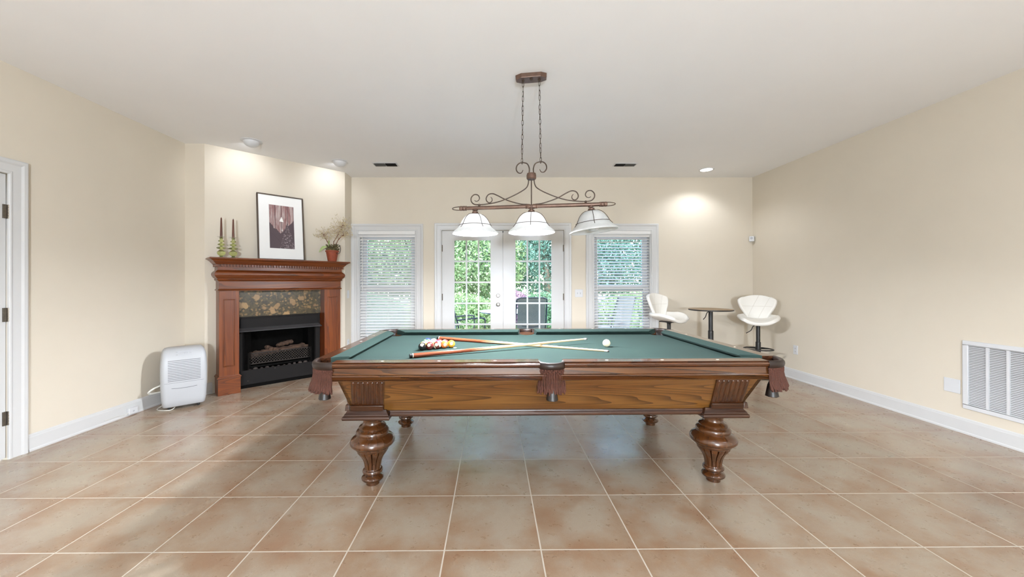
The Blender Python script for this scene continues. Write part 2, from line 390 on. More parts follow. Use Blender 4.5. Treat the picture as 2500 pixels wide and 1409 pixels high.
def smoothpath(pts, n=8):
    out = []; P = [Vector(p) for p in pts]; P = [P[0]*2-P[1]]+P+[P[-1]*2-P[-2]]
    for i in range(1, len(P)-2):
        for k in range(n):
            t = k/n; a, b, c, d = P[i-1:i+3]
            out.append(.5*((2*b)+(c-a)*t+(2*a-5*b+4*c-d)*t*t+(3*b-a-3*c+d)*t**3))
    out.append(P[-2]); return out
def light(name, typ, loc, energy, size=.05, rot=(0, 0, 0), col=LAMPCOL, spot=None, blend=.5, parent=None):
    d = bpy.data.lights.new(name, typ); d.energy = energy; d.color = col
    if typ in ('POINT', 'SPOT'): d.shadow_soft_size = size
    if typ == 'AREA': d.shape = 'DISK'; d.size = size
    if spot: d.spot_size = R(spot); d.spot_blend = blend
    o = bpy.data.objects.new(name, d); COL.objects.link(o); o.location = loc; o.rotation_euler = rot
    if parent: o.parent = parent
    return o
# ================================================================== ROOM SHELL
WT = .14
struct(MB().box(XL-WT, XR+WT, YF-WT, YB+WT, -.12, 0).build('floor', 'tile', bevel=0))
struct(MB().box(XL-WT, XR+WT, YF-WT, YB+WT, H, H+.12).build('ceiling', 'ceil'))
struct(MB().box(XR, XR+WT, YF, YB, 0, H).build('wall_right', 'wall'))
struct(MB().box(XL-WT, XR+WT, YF-WT, YF, 0, H).build('wall_front', 'wall'))
DY0, DY1, DZ = 1.93, 2.743, 2.06          # left door opening
struct(MB().box(XL-WT, XL, YF, DY0, 0, H).box(XL-WT, XL, DY1, 4.314, 0, H).box(XL-WT, XL, DY0, DY1, DZ, H).build('wall_left', 'wall'))
FP1 = Vector((-3.277, 4.314, 0)); FP2 = Vector((-2.121, 5.434, 0))
# chimney breast corner: short return, diagonal face, short return
def wallseg(name, a, b, t=.1):
    a = Vector(a); b = Vector(b); d = (b-a).normalized(); n = Vector((-d.y, d.x, 0))*t
    p = [a, b, b+n, a+n]
    return struct(MB().hexa([(q.x, q.y, 0) for q in p], [(q.x, q.y, H) for q in p]).build(name, 'wall'))
wallseg('wall_corner_left', (XL-WT, 4.314, 0), FP1)
wallseg('wall_corner_right', FP2, (-2.121, YB+.02, 0))
# diagonal wall with the firebox opening
DU = Vector((.7183, .6958, 0)); DN = Vector((.6958, -.7183, 0)); DM = (FP1+FP2)/2; DL = (FP2-FP1).length/2
def dloc(u, n, z): return DM+DU*u+DN*n+Vector((0, 0, z))
FBU0, FBU1, FBZ0, FBZ1 = -.455, .398, .172, .755
mb = MB()
def dbox(mb, u0, u1, n0, n1, z0, z1, mi=0):
    p = [(u0, n0), (u1, n0), (u1, n1), (u0, n1)]
    return mb.hexa([dloc(a, b, z0) for a, b in p], [dloc(a, b, z1) for a, b in p], mi)
dbox(mb, -DL, FBU0, -.1, 0, 0, H); dbox(mb, FBU1, DL, -.1, 0, 0, H); dbox(mb, FBU0, FBU1, -.1, 0, FBZ1, H); dbox(mb, FBU0, FBU1, -.1, 0, 0, FBZ0)
struct(mb.build('wall_corner', 'wall'))
# back wall with openings
W1, W2, DO, WZ0, WZ1, DZ2 = (-2.018, -1.150), (1.520, 2.402), (-.765, 1.083), .22, 2.0, 2.056
mb = MB(); xs = [-2.25, W1[0], W1[1], DO[0], DO[1], W2[0], W2[1], XR+WT]
for a, b in ((xs[0], xs[1]), (xs[2], xs[3]), (xs[4], xs[5]), (xs[6], xs[7])): mb.box(a, b, YB, YB+WT, 0, H)
mb.box(W1[0], W1[1], YB, YB+WT, WZ1, H).box(W1[0], W1[1], YB, YB+WT, 0, WZ0)
mb.box(W2[0], W2[1], YB, YB+WT, WZ1, H).box(W2[0], W2[1], YB, YB+WT, 0, WZ0)
mb.box(DO[0], DO[1], YB, YB+WT, DZ2, H)
struct(mb.build('wall_back', 'wall', merge=False))

# baseboards (height .128) with cap and shoe
BBP = [(0, 0), (.020, 0), (.020, .012), (.014, .020), (.013, .105), (.011, .108), (.009, .122), (.004, .128), (0, .128)]
def baseboard(name, a, b):
    a = Vector(a); b = Vector(b); d = (b-a).normalized(); n = Vector((d.y, -d.x, 0))
    return struct(MB().prism(BBP, lambda p: a+n*p[0]+Vector((0, 0, p[1])), lambda p: b+n*p[0]+Vector((0, 0, p[1]))).build(name, 'trim', sharp=25))
baseboard('baseboard_right', (XR, YB, 0), (XR, YF, 0))
baseboard('baseboard_left', (XL, 2.858, 0), (XL, 4.314, 0))
baseboard('baseboard_left_near', (XL, YF, 0), (XL, 1.82, 0))
baseboard('baseboard_corner_left', (XL, 4.314, 0), FP1)
baseboard('baseboard_corner', FP1, dloc(-.735, 0, 0))
baseboard('baseboard_corner_right', FP2, (-2.121, YB, 0))
baseboard('baseboard_back', (2.51, YB, 0), (XR, YB, 0))
baseboard('baseboard_back_middle', (-1.045, YB, 0), (-.872, YB, 0))
baseboard('baseboard_back_near_window', (1.197, YB, 0), (1.414, YB, 0))
baseboard('baseboard_front', (XR, YF, 0), (XL, YF, 0))

# door / window casing: moulded profile (w across, t out), mitred on 3 sides
CP = [(0, 0), (0, .012), (.006, .016), (.016, .016), (.022, .012), (.068, .016), (.074, .019), (.082, .023), (.100, .025), (.107, .022), (.107, 0)]
def casing(name, x0, x1, z1, place, z0=0, bottom=False):
    mb = MB(); pr = CP
    def ring(cx_, cz_, sx, sz):  # corner offset outward
        return [place(cx_+sx*p[0], cz_+sz*p[0], p[1]) for p in pr]
    rings = [[place(x0-p[0], z0, p[1]) for p in pr], ring(x0, z1, -1, 1), ring(x1, z1, 1, 1), [place(x1+p[0], z0, p[1]) for p in pr]]
    mb.loft(rings); return struct(mb.build(name, 'trim', sharp=20))
back = lambda x, z, t: (x, YB-t, z)
casing('trim_1', W1[0], W1[1], WZ1+.046, back, WZ0-.02)
casing('trim_2', DO[0], DO[1], DZ2, back)
casing('trim_3', W2[0], W2[1], WZ1+.046, back, WZ0-.02)
casing('trim_4', DY0, DY1, DZ, lambda y, z, t: (XL+t, y, z))
# header strips filling between casing and opening of the windows, sills
for i, (a, b) in enumerate((W1, W2)):
    struct(MB().box(a, b, YB-.012, YB+.02, WZ1, WZ1+.05).build('trim_%d' % (5+i), 'trim'))
    struct(MB().box(a-.13, b+.13, YB-.05, YB+.10, WZ0-.05, WZ0).box(a-.10, b+.10, YB-.018, YB, WZ0-.12, WZ0-.05).build('trim_%d' % (7+i), 'trim', bevel=.004))

# ---- windows (double hung) -------------------------------------------------
def window(name, x0, x1):
    f = MB(); y0, y1 = YB+.0, YB+WT
    f.box(x0, x0+.02, y0, y1, WZ0, WZ1).box(x1-.02, x1, y0, y1, WZ0, WZ1).box(x0+.02, x1-.02, y0, y1, WZ1-.02, WZ1).box(x0+.02, x1-.02, y0, y1, WZ0, WZ0+.02)
    fr = struct(f.build(name, 'trim', merge=False))
    zm = 1.185; st = .075
    for nm, za, zb, ya in (('upper_sash', zm-.045, WZ1-.02, YB+.105), ('lower_sash', WZ0+.02, zm+.045, YB+.075)):
        s = MB(); a, b = x0+.02, x1-.02
        s.box(a, a+st, ya, ya+.028, za, zb).box(b-st, b, ya, ya+.028, za, zb).box(a+st, b-st, ya, ya+.028, zb-.05, zb).box(a+st, b-st, ya, ya+.028, za, za+.055)
        so_ = s.build(nm, 'vinyl', fr, merge=False)
        MB().box(a+st, b-st, ya+.012, ya+.016, za+.055, zb-.05).build('pane', 'glass', so_)
    return fr
window('window_1', *W1); window('window_2', *W2)

# ---- blinds ------------------------------------------------------------------
def blind(x0, x1, tilt, label, valance_ret):
    t = thing('window_blind', label, 'blind', ((x0+x1)/2, YB+.04, 0), 0, None)
    w2 = (x1-x0)/2-.006; zt = WZ1
    MB().box(-w2, w2, -.028, .028, zt-.045, zt-.003).build('headrail', 'blind', t, bevel=.003)
    MB().box(-w2+.0, w2, -.062, -.050, zt-.004, zt+.046).box(-w2, -w2+.008, -.062, -.03, zt-.004, zt+.046).box(w2-.008, w2, -.062, -.03, zt-.004, zt+.046).build('valance', 'blind', t, bevel=.004)
    s = MB(); pitch = .0438; z = zt-.075; n = 0; ht = .0255
    while z > WZ0+.07:
        sa = []
        for k in range(5):
            q = (k-2)/2; yy = q*ht*cos(tilt); zz = q*ht*sin(tilt)+.0022*(1-q*q)
            sa.append((yy, zz))
        th = .0014
        sec = [(a, b+th) for a, b in sa]+[(a, b-th) for a, b in sa[::-1]]
        s.prism(sec, lambda p: (-w2+.004, p[0], z+p[1]), lambda p: (w2-.004, p[0], z+p[1])); z -= pitch; n += 1
    s.build('slats', 'blind', t, sharp=60)
    MB().box(-w2+.004, w2-.004, -.025, .025, z-.0, z+.02).build('bottom_rail', 'blind', t, bevel=.004)
    for fx in (-.82, -.2, .42, .82) if False else (-.8, 0, .8):
        c = MB()
        for yy in (-.027, .027): c.tube([(fx*w2, yy, zt-.04), (fx*w2, yy, z)], .0011, 5)
        c.build('ladder_cord', 'blind', t)
    MB().tube([(-w2+.05, -.045, zt-.03), (-w2+.052, -.046, 1.15)], .004, 8).build('tilt_wand', 'blind', t)
    return t
blind(W1[0]+.004, W1[1]-.004, R(38), 'white slatted blind, slats tilted nearly shut, in the left window beside the fireplace', 1)
blind(W2[0]+.004, W2[1]-.004, R(24), 'white slatted blind, slats tilted half open, in the right window behind the bar stool', 1)

# ---- french doors --------------------------------------------------------------
def hinge(parent, x, y, z, hx=.008):
    m = MB()
    for k in range(5): m.lathe([(.007, 0), (.0075, .001), (.0075, .018), (.007, .019)], 12, (x, y, z-.05+k*.02))
    m.box(x-hx*1.4, x+hx*1.4, y+.004, y+.009, z-.05, z+.05)
    return m.build('hinge', 'hinge', parent)
def french(name, x0, x1, side):
    zb, zt = .012, DZ2-.004; y0, y1 = YB+.008, YB+.053
    gx0, gx1, gz0, gz1 = (x0+x1)/2-.275, (x0+x1)/2+.275, .317, 1.909
    m = MB(); m.box(x0, gx0, y0, y1, zb, zt).box(gx1, x1, y0, y1, zb, zt).box(gx0, gx1, y0, y1, gz1, zt).box(gx0, gx1, y0, y1, zb, gz0)
    d = struct(m.build(name, 'trim', merge=False))
    l = MB(); e = .022
    for yy in ((y0-.007, y0+.004),):
        l.box(gx0-e, gx0+.004, yy[0], yy[1], gz0-e, gz1+e).box(gx1-.004, gx1+e, yy[0], yy[1], gz0-e, gz1+e).box(gx0, gx1, yy[0], yy[1], gz1-.004, gz1+e).box(gx0, gx1, yy[0], yy[1], gz0-e, gz0+.004)
    l.build('glazing_frame', 'trim', d, merge=False)
    g = MB(); gw = (gx1-gx0)/3; gh = (gz1-gz0)/5
    for k in (1, 2): g.box(gx0+k*gw-.011, gx0+k*gw+.011, y0+.006, y1-.006, gz0, gz1)
    for k in range(1, 5): g.box(gx0, gx1, y0+.0072, y1-.0072, gz0+k*gh-.0115, gz0+k*gh+.0115)
    g.build('muntins', 'trim', d, merge=False)
    MB().box(gx0, gx1, y0+.020, y0+.024, gz0, gz1).build('pane', 'glass', d)
    hx = x0 if side < 0 else x1
    for hz in (1.786, 1.05, .30): hinge(d, hx-.002*side, YB-.002, hz)
    return d
xm = (DO[0]+DO[1])/2
dl = french('door_1', DO[0]+.003, xm-.0015, -1); dr = french('door_2', xm+.0015, DO[1]-.003, 1)
MB().box(xm-.018, xm+.006, YB+.053, YB+.066, .012, DZ2-.004).build('astragal', 'trim', dl, bevel=.002)
kx = .084
MB().lathe([(.031, 0), (.031, .003), (.026, .007), (.012, .009), (.011, .03), (.020, .038), (.0265, .048), (.027, .056), (.022, .063), (.008, .066), (0, .066)], 28).build('door_knob', 'chrome', dl, loc=(kx, YB+.008, .934)).rotation_euler = (R(90), 0, 0)
MB().lathe([(.030, 0), (.030, .005), (.026, .012), (.020, .014), (.019, .018), (0, .018)], 28).box(-.004, .004, -.012, .012, .016, .028).build('deadbolt', 'chrome', dl, loc=(kx, YB+.008, 1.07)).rotation_euler = (R(90), 0, 0)
MB().box(kx-.085, kx-.03, YB-.006, YB+.0, .929, .934).build('latch_arm', 'chrome', dl)
MB().box(xm-.008, xm+.008, YB-.004, YB+.008, DZ2-.03, DZ2-.014).build('flush_bolt', 'rubber', dr)
struct(MB().box(DO[0], DO[1], YB+.0, YB+.13, 0, .012).build('trim_9', 'chrome'))

# ---- left side door ------------------------------------------------------------
m = MB(); m.box(XL-.047, XL-.006, DY0+.004, DY1-.004, .012, DZ-.004)
ld = struct(m.build('door_3', 'trim', bevel=.002))
p = MB()
for (ya, yb) in ((DY0+.11, (DY0+DY1)/2-.05), ((DY0+DY1)/2+.05, DY1-.11)):
    for (za, zb) in ((.22, .86), (1.0, 1.86)): p.box(XL-.008, XL-.002, ya, yb, za, zb)
p.build('raised_panel', 'trim', ld, bevel=.005)
for hz in (1.786, 1.042, .296):
    h_ = MB()
    for k in range(5): h_.lathe([(.006, 0), (.0075, .0015), (.0075, .0185), (.006, .02)], 12, (XL+.006, DY1+.004, hz-.05+k*.02))
    h_.box(XL-.006, XL+.001, DY1-.024, DY1+.022, hz-.05, hz+.05)
    h_.build('hinge', 'hinge', ld)
MB().lathe([(.031, 0), (.031, .003), (.026, .007), (.012, .009), (.011, .03), (.0265, .048), (.022, .063), (0, .066)], 24).build('door_knob', 'chrome', ld, loc=(XL-.006, DY0+.07, .95)).rotation_euler = (0, R(90), 0)

# ---- wall plates ------------------------------------------------------------------
def plate(name, label, cat, loc, rz, w, h, kind):
    t = thing(name, label, cat, loc, rz)
    MB().box(-w/2, w/2, -.006, 0, -h/2, h/2).build('cover_plate', 'plate', t, bevel=.0025)
    if kind == 'switch2':
        for sx in (-.023, .023):
            MB().hexa([(sx-.005, -.006, -.012), (sx+.005, -.006, -.012), (sx+.005, -.006, .012), (sx-.005, -.006, .012)], [(sx-.004, -.009, -.010), (sx+.004, -.009, -.010), (sx+.004, -.018, .010), (sx-.004, -.018, .010)]).build('toggle', 'plate', t)
    if kind == 'switch1':
        MB().box(-.005, .005, -.017, -.006, 0, .012).build('toggle', 'plate', t)
    if kind == 'outlet':
        for sz in (-.02, .02):
            r_ = MB().box(-.017, .017, -.008, -.006, sz-.014, sz+.014).build('receptacle', 'plate', t, bevel=.001)
            MB().box(-.008, -.0055, -.0085, -.0078, sz-.004, sz+.006).box(.0055, .008, -.0085, -.0078, sz-.004, sz+.006).box(-.002, .002, -.0085, -.0078, sz-.011, sz-.007).build('slots', 'slot', r_)
    if kind == 'blank':
        for sz in (-.045, .045): MB().lathe([(.003, 0), (.003, .0012), (0, .0014)], 10).build('screw', 'plate', t, loc=(0, -.006, sz)).rotation_euler = (R(90), 0, 0)
    return t
plate('light_switch', 'white double toggle switch plate on the wall right of the french doors', 'switch', (1.306, YB, 1.104), 0, .118, .118, 'switch2')
plate('light_switch', 'narrow white switch plate on the short wall right of the fireplace', 'switch', (-2.121, 5.545, 1.10), R(90), .070, .115, 'switch1')
plate('wall_outlet', 'white outlet low on the short wall right of the fireplace mantel', 'outlet', (-2.121, 5.545, .385), R(90), .070, .115, 'outlet')
plate('wall_outlet', 'white outlet on the right wall behind the pool table corner', 'outlet', (XR, 4.88, .384), R(-90), .072, .117, 'outlet')
plate('blank_wall_plate', 'white square blank cover plate on the right wall beside the vent grille', 'cover plate', (XR, 3.21, .378), R(-90), .115, .118, 'blank')
# phone jack on the left baseboard
t = thing('phone_jack', 'small white phone jack box mounted on the left baseboard', 'phone jack', (XL+.014, 3.66, .012), R(90))
MB().box(-.045, .045, -.026, 0, 0, .058).build('jack_box', 'plate', t, bevel=.004)
MB().box(-.008, .008, -.0275, -.0255, .02, .032).build('socket', 'applgrey', t)
MB().tube(smoothpath([(-.03, -.02, .03), (-.08, -.02, .015), (-.16, -.004, .022), (-.25, -.002, .022)], 6), .002, 6).build('cable', 'cord', t)

# motion sensor in the right back corner
t = thing('motion_sensor', 'small white motion sensor box high in the right back corner', 'sensor', (XR-.03, YB-.03, 1.88), R(-45+0))
MB().box(-.032, .032, -.028, .012, 0, .078).build('housing', 'plate', t, bevel=.006)
MB().lathe([(.018, 0), (.016, .004), (0, .006)], 16).build('lens', 'applgrey', t, loc=(0, -.028, .05)).rotation_euler = (R(90), 0, 0)

# return air grille on right wall
t = thing('return_air_grille', 'large white louvred return air grille low on the right wall', 'vent grille', (XR, 2.73, .21), R(-90))
gw, gh = .80, .567   # local x from -gw/2..gw/2 (towards back = -x)
g = MB(); e = .036
g.box(-gw/2, gw/2, -.014, 0, 0, e).box(-gw/2, gw/2, -.014, 0, gh-e, gh).box(-gw/2, -gw/2+e, -.014, 0, e, gh-e).box(gw/2-e, gw/2, -.014, 0, e, gh-e)
g.build('grille_frame', 'plate', t, bevel=.003)
g = MB(); nc = 6; iw = (gw-2*e); cw = iw/nc
for k in range(1, nc): g.box(-gw/2+e+k*cw-.009, -gw/2+e+k*cw+.009, -.012, -.002, e, gh-e)
g.build('divider_bars', 'plate', t)
g = MB(); n = 37
for k in range(n):
    z = e+.006+(gh-2*e-.008)*k/(n-1)
    g.hexa([(-iw/2, -.010, z-.0035), (iw/2, -.010, z-.0035), (iw/2, -.002, z+.0025), (-iw/2, -.002, z+.0025)], [(-iw/2, -.010, z-.0022), (iw/2, -.010, z-.0022), (iw/2, -.002, z+.0038), (-iw/2, -.002, z+.0038)])
g.build('louvres', 'plate', t)
MB().box(-iw/2, iw/2, -.0012, 0, e, gh-e).build('duct_backing', 'grey', t)

# ceiling registers
def register(x, y, w, d, label):
    t = thing('ceiling_vent', label, 'vent', (x, y, H), 0, None)
    MB().box(-w/2, w/2, -d/2, d/2, -.006, 0).build('frame', 'plate', t, bevel=.003)
    for i, (a, b, mt) in enumerate(((-w/2+.02, -.004, 'slot'), (.004, w/2-.02, 'grey')) if x > 0 else ((-w/2+.02, -.004, 'grey'), (.004, w/2-.02, 'slot'))):
        s = MB()
        for k in range(5):
            yy = -d/2+.03+(d-.06)*k/4
            s.hexa([(a, yy-.006, -.016), (b, yy-.006, -.016), (b, yy-.004, -.016), (a, yy-.004, -.016)], [(a, yy+.004, -.006), (b, yy+.004, -.006), (b, yy+.006, -.006), (a, yy+.006, -.006)])
        s.build('vanes', mt, t)
        MB().box(a, b, -d/2+.022, d/2-.022, -.0075, -.006).build('opening', mt, t)
register(-1.43, 5.06, .33, .155, 'white ceiling vent above the left window')
register(1.79, 5.067, .31, .135, 'white ceiling vent above the right window')

# ---- recessed lights -----------------------------------------------------------
def eyeball(x, y, az, tl, label, energy):
    t = thing('eyeball_light', label, 'ceiling light', (x, y, H), az, None)
    MB().lathe([(.080, 0), (.108, 0), (.108, -.004), (.101, -.008), (.084, -.008)], 40).build('trim_ring', 'plate', t)
    # hooded half ball, open on the side facing the wall
    ax_ = Vector((0, cos(R(38)), -sin(R(38)))); r_ = .083; vs = []; fs = []; nu, nv = 48, 22
    for a in range(nv+1):
        th = (pi/2)*a/nv
        for k in range(nu): vs.append(Vector((r_*cos(th)*cos(2*pi*k/nu), r_*cos(th)*sin(2*pi*k/nu), -r_*.86*sin(th))))
    for a in range(nv):
        for k in range(nu):
            q = (a*nu+k, a*nu+(k+1) % nu, (a+1)*nu+(k+1) % nu, (a+1)*nu+k)
            c = sum((vs[i_] for i_ in q), Vector())/4
            if c.normalized().dot(ax_) < cos(R(40)): fs.append(q)
    b = MB().add(vs, fs).build('eyeball', 'plate', t, sharp=80)
    sm = b.modifiers.new('thick', 'SOLIDIFY'); sm.thickness = .003; sm.offset = -1
    q = Vector((0, 0, 1)).rotation_difference(-ax_)
    l = MB().lathe([(0, 0), (.040, 0)], 24, cap=False).build('lamp_face', 'lens', b, loc=ax_*.020); l.rotation_mode = 'QUATERNION'; l.rotation_quaternion = q
    o = light('eyeball_lamp', 'SPOT', ax_*.035, energy, .03, spot=130, blend=.9, parent=b); o.rotation_mode = 'QUATERNION'; o.rotation_quaternion = q
    return t
# the axis tilts towards the diagonal wall (local +y is away from the wall, so tilt about x)
eyeball(-2.695, 4.235, R(44), R(38), 'white eyeball ceiling light above the mantel candles, aimed at the fireplace wall', W_EYE)
eyeball(-2.0, 4.95, R(44), R(38), 'white eyeball ceiling light above the potted plant, next to the left ceiling vent', W_EYE)
def can(x, y, label, energy, grp=None, spot=140):
    t = thing('recessed_light', label, 'ceiling light', (x, y, H), 0, grp)
    MB().lathe([(.075, 0), (.100, 0), (.100, -.004), (.094, -.007), (.078, -.006)], 36).build('trim_ring', 'plate', t)
    MB().lathe([(0, -.014), (.03, -.0132), (.055, -.011), (.078, -.006)], 30, cap=False).build('lens', 'lens', t)
    light('recessed_lamp', 'SPOT', (0, 0, -.03), energy, .07, (0, 0, 0), spot=spot, blend=.6, parent=t)
    return t
can(3.02, 5.29, 'glowing round recessed light in the ceiling of the right back corner', W_CAN)
for i, (x, y) in enumerate(((-2.3, 1.0), (.3, .4), (2.9, 1.0), (-2.3, -1.9), (.3, -1.9), (2.9, -1.9))):  # downlights added out of view to fill the room with light
    can(x, y, 'added recessed fill light in the ceiling, out of frame', W_REAR_FILL, 'added fill lights out of frame', spot=160)

# unseen lamp added behind the camera to brighten the walls and ceiling
for i, (x, y, lb_) in enumerate(((.37, -2.75, ''),)):
    t = thing('added_fill_lamp', 'added fill light on a slim pedestal behind the camera', 'lamp', (x, y, 0))
    MB().lathe([(0, 0), (.15, 0), (.15, .012), (.02, .03), (.014, .05), (.014, 1.10), (.05, 1.11), (.05, 1.13), (0, 1.13)], 28).build('pedestal', 'bronze', t)
    MB().lathe([(.05, 1.13), (.06, 1.14), (.06, 1.15), (.04, 1.15)], 28, cap=False).build('fill_lamp_holder', 'bronze', t)
    light('fill_point_light', 'POINT', (0, 0, 1.30), W_FILL, .18, col=FILLCOL, parent=t)
# ================================================================== POOL TABLE
TX, TY, ZT, ZBED = .33, 2.900, .820, .775
A, B = 1.385, .785
pt = thing('pool_table', 'large carved oak pool table with green cloth and brown fringed leather pockets', 'pool table', (TX, TY, 0), R(.4))
PR = .135   # distance of the corner pocket centre from the outer corner
rail_sec = [(-.085, .820), (-.010, .820), (-.008, .8178), (-.0105, .8162), (-.005, .8148), (-.0065, .8130), (-.001, .8120), (.003, .8095), (.0035, .8045), (.0005, .8005), (-.001, .7950), (-.008, .7885), (-.020, .785), (-.085, .785)]
apron_sec = [(-.06, .786), (-.014, .785), (-.0125, .750), (-.003, .7465), (0, .742), (-.004, .7375), (-.0065, .7365), (-.003, .734), (-.0065, .7315), (-.003, .729), (-.0065, .7265), (-.003, .724), (-.0065, .7215), (-.003, .719), (-.006, .715), (-.06, .715)]
def run_sec(mb, sec, side, s0, s1, i0=None, i1=None):
    # side 'F','K' long sides (s = x), 'L','R' ends (s = y); i0/i1 shift along s as function of o
    def P(s, o, z):
        if side == 'F': return (s, -B-o, z)
        if side == 'K': return (s, B+o, z)
        if side == 'L': return (-A-o, s, z)
        return (A+o, s, z)
    f0 = (lambda p: P(s0+(i0(p[0]) if i0 else 0), p[0], p[1])); f1 = (lambda p: P(s1+(i1(p[0]) if i1 else 0), p[0], p[1]))
    return mb.prism(sec, f0, f1)
XE = A-.150; YE = B-.150; SP = .070
for side, segs in (('F', ((-XE, -SP), (SP, XE))), ('K', ((-XE, -SP), (SP, XE))), ('L', ((-YE, YE),)), ('R', ((-YE, YE),))):
    for s0, s1 in segs:
        run_sec(MB(), rail_sec, side, s0, s1).build('rail', 'railwood' if side in 'FK' else 'railwood_y', pt, sharp=25)
for side, s in (('F', XE+.02), ('K', XE+.02), ('L', YE+.02), ('R', YE+.02)):
    run_sec(MB(), apron_sec, side, -s, s).build('apron', 'apronwood' if side in 'FK' else 'railwood_y', pt, sharp=25)
# cushions
cush = [(-.083, .8205), (-.120, .8185), (-.160, .8105), (-.1665, .8065), (-.160, .800), (-.135, .776), (-.083, .776)]
def cut(sgn, ang): return lambda o: -sgn*max(0, (-o-.085))*ang
for side, segs in (('F', ((-XE, -SP), (SP, XE))), ('K', ((-XE, -SP), (SP, XE))), ('L', ((-YE, YE),)), ('R', ((-YE, YE),))):
    for s0, s1 in segs:
        a0 = .24 if s0 == SP else 1.2; a1 = .24 if s1 == -SP else 1.2
        run_sec(MB(), cush, side, s0, s1, (lambda o, a=a0: max(0, (-o-.085))*a), (lambda o, a=a1: -max(0, (-o-.085))*a)).build('cushion', 'felt', pt, sharp=50)
# sights (pearl dots) in the rail tops
step = 2.57/8
sg = []
for k in (-3, -2, -1, 1, 2, 3):
    sg += [(k*step, -B+.047), (k*step, B-.047)]
for k in (-1, 0, 1): sg += [(-A+.047, k*step), (A-.047, k*step)]
for x, y in sg:
    MB().add([(x-.011, y, 0), (x, y-.007, 0), (x+.011, y, 0), (x, y+.007, 0), (x-.011, y, .0006), (x, y-.007, .0006), (x+.011, y, .0006), (x, y+.007, .0006)], [(3, 2, 1, 0), (4, 5, 6, 7), (0, 1, 5, 4), (1, 2, 6, 5), (2, 3, 7, 6), (3, 0, 4, 7)]).build('sight', 'sight', pt, loc=(0, 0, ZT-.0001))
# bed with pocket notches
def bed_outline():
    hx, hy = A-.09, B-.09; rc, rs = .073, .062; out = []
    cc = (A-PR-.01, B-PR-.01)
    def corner(sx, sy):
        c = (sx*cc[0], sy*cc[1]); pts = []
        # arc bulging inward
        for k in range(13):
            a = pi*k/12*1.0
            d = Vector((-sx, -sy)).normalized(); n = Vector((-d.y, d.x))
            q = Vector(c)+n*(rc*cos(a))+d*(rc*sin(a)); pts.append((q.x, q.y))
        return pts
    def clean(pts): return pts
    # front edge left->right
    out.append(None)
    o = []
    c = corner(-1, -1); c.sort(key=lambda p: -p[1]); o += [(-hx, c[0][1])]+c+[(c[-1][0], -hy)]
    o += [(-rs-.0, -hy)]+[(rs*-cos(pi*k/10), -(B-.06)+.02+rs*sin(pi*k/10)) for k in range(11)]+[(rs, -hy)]
    c = corner(1, -1); c.sort(key=lambda p: p[1]); o += [(c[0][0], -hy)]+c+[(hx, c[-1][1])]
    c = corner(1, 1); c.sort(key=lambda p: p[1]); o += [(hx, c[0][1])]+c+[(c[-1][0], hy)]
    o += [(rs, hy)]+[(rs*cos(pi*k/10), (B-.06)-.02-rs*sin(pi*k/10)) for k in range(11)]+[(-rs, hy)]
    c = corner(-1, 1); c.sort(key=lambda p: -p[1]); o += [(c[0][0], hy)]+c+[(-hx, c[-1][1])]
    return o
bo = bed_outline()
m = MB(); m.prism(bo, lambda p: (p[0], p[1], ZBED-.025), lambda p: (p[0], p[1], ZBED)); m.build('bed', 'felt', pt)
for sx in (-.61-.005,): MB().lathe([(.013, 0), (.013, .0004), (0, .0005)], 20).build('foot_spot', 'sight', pt, loc=(sx, -.045, ZBED))
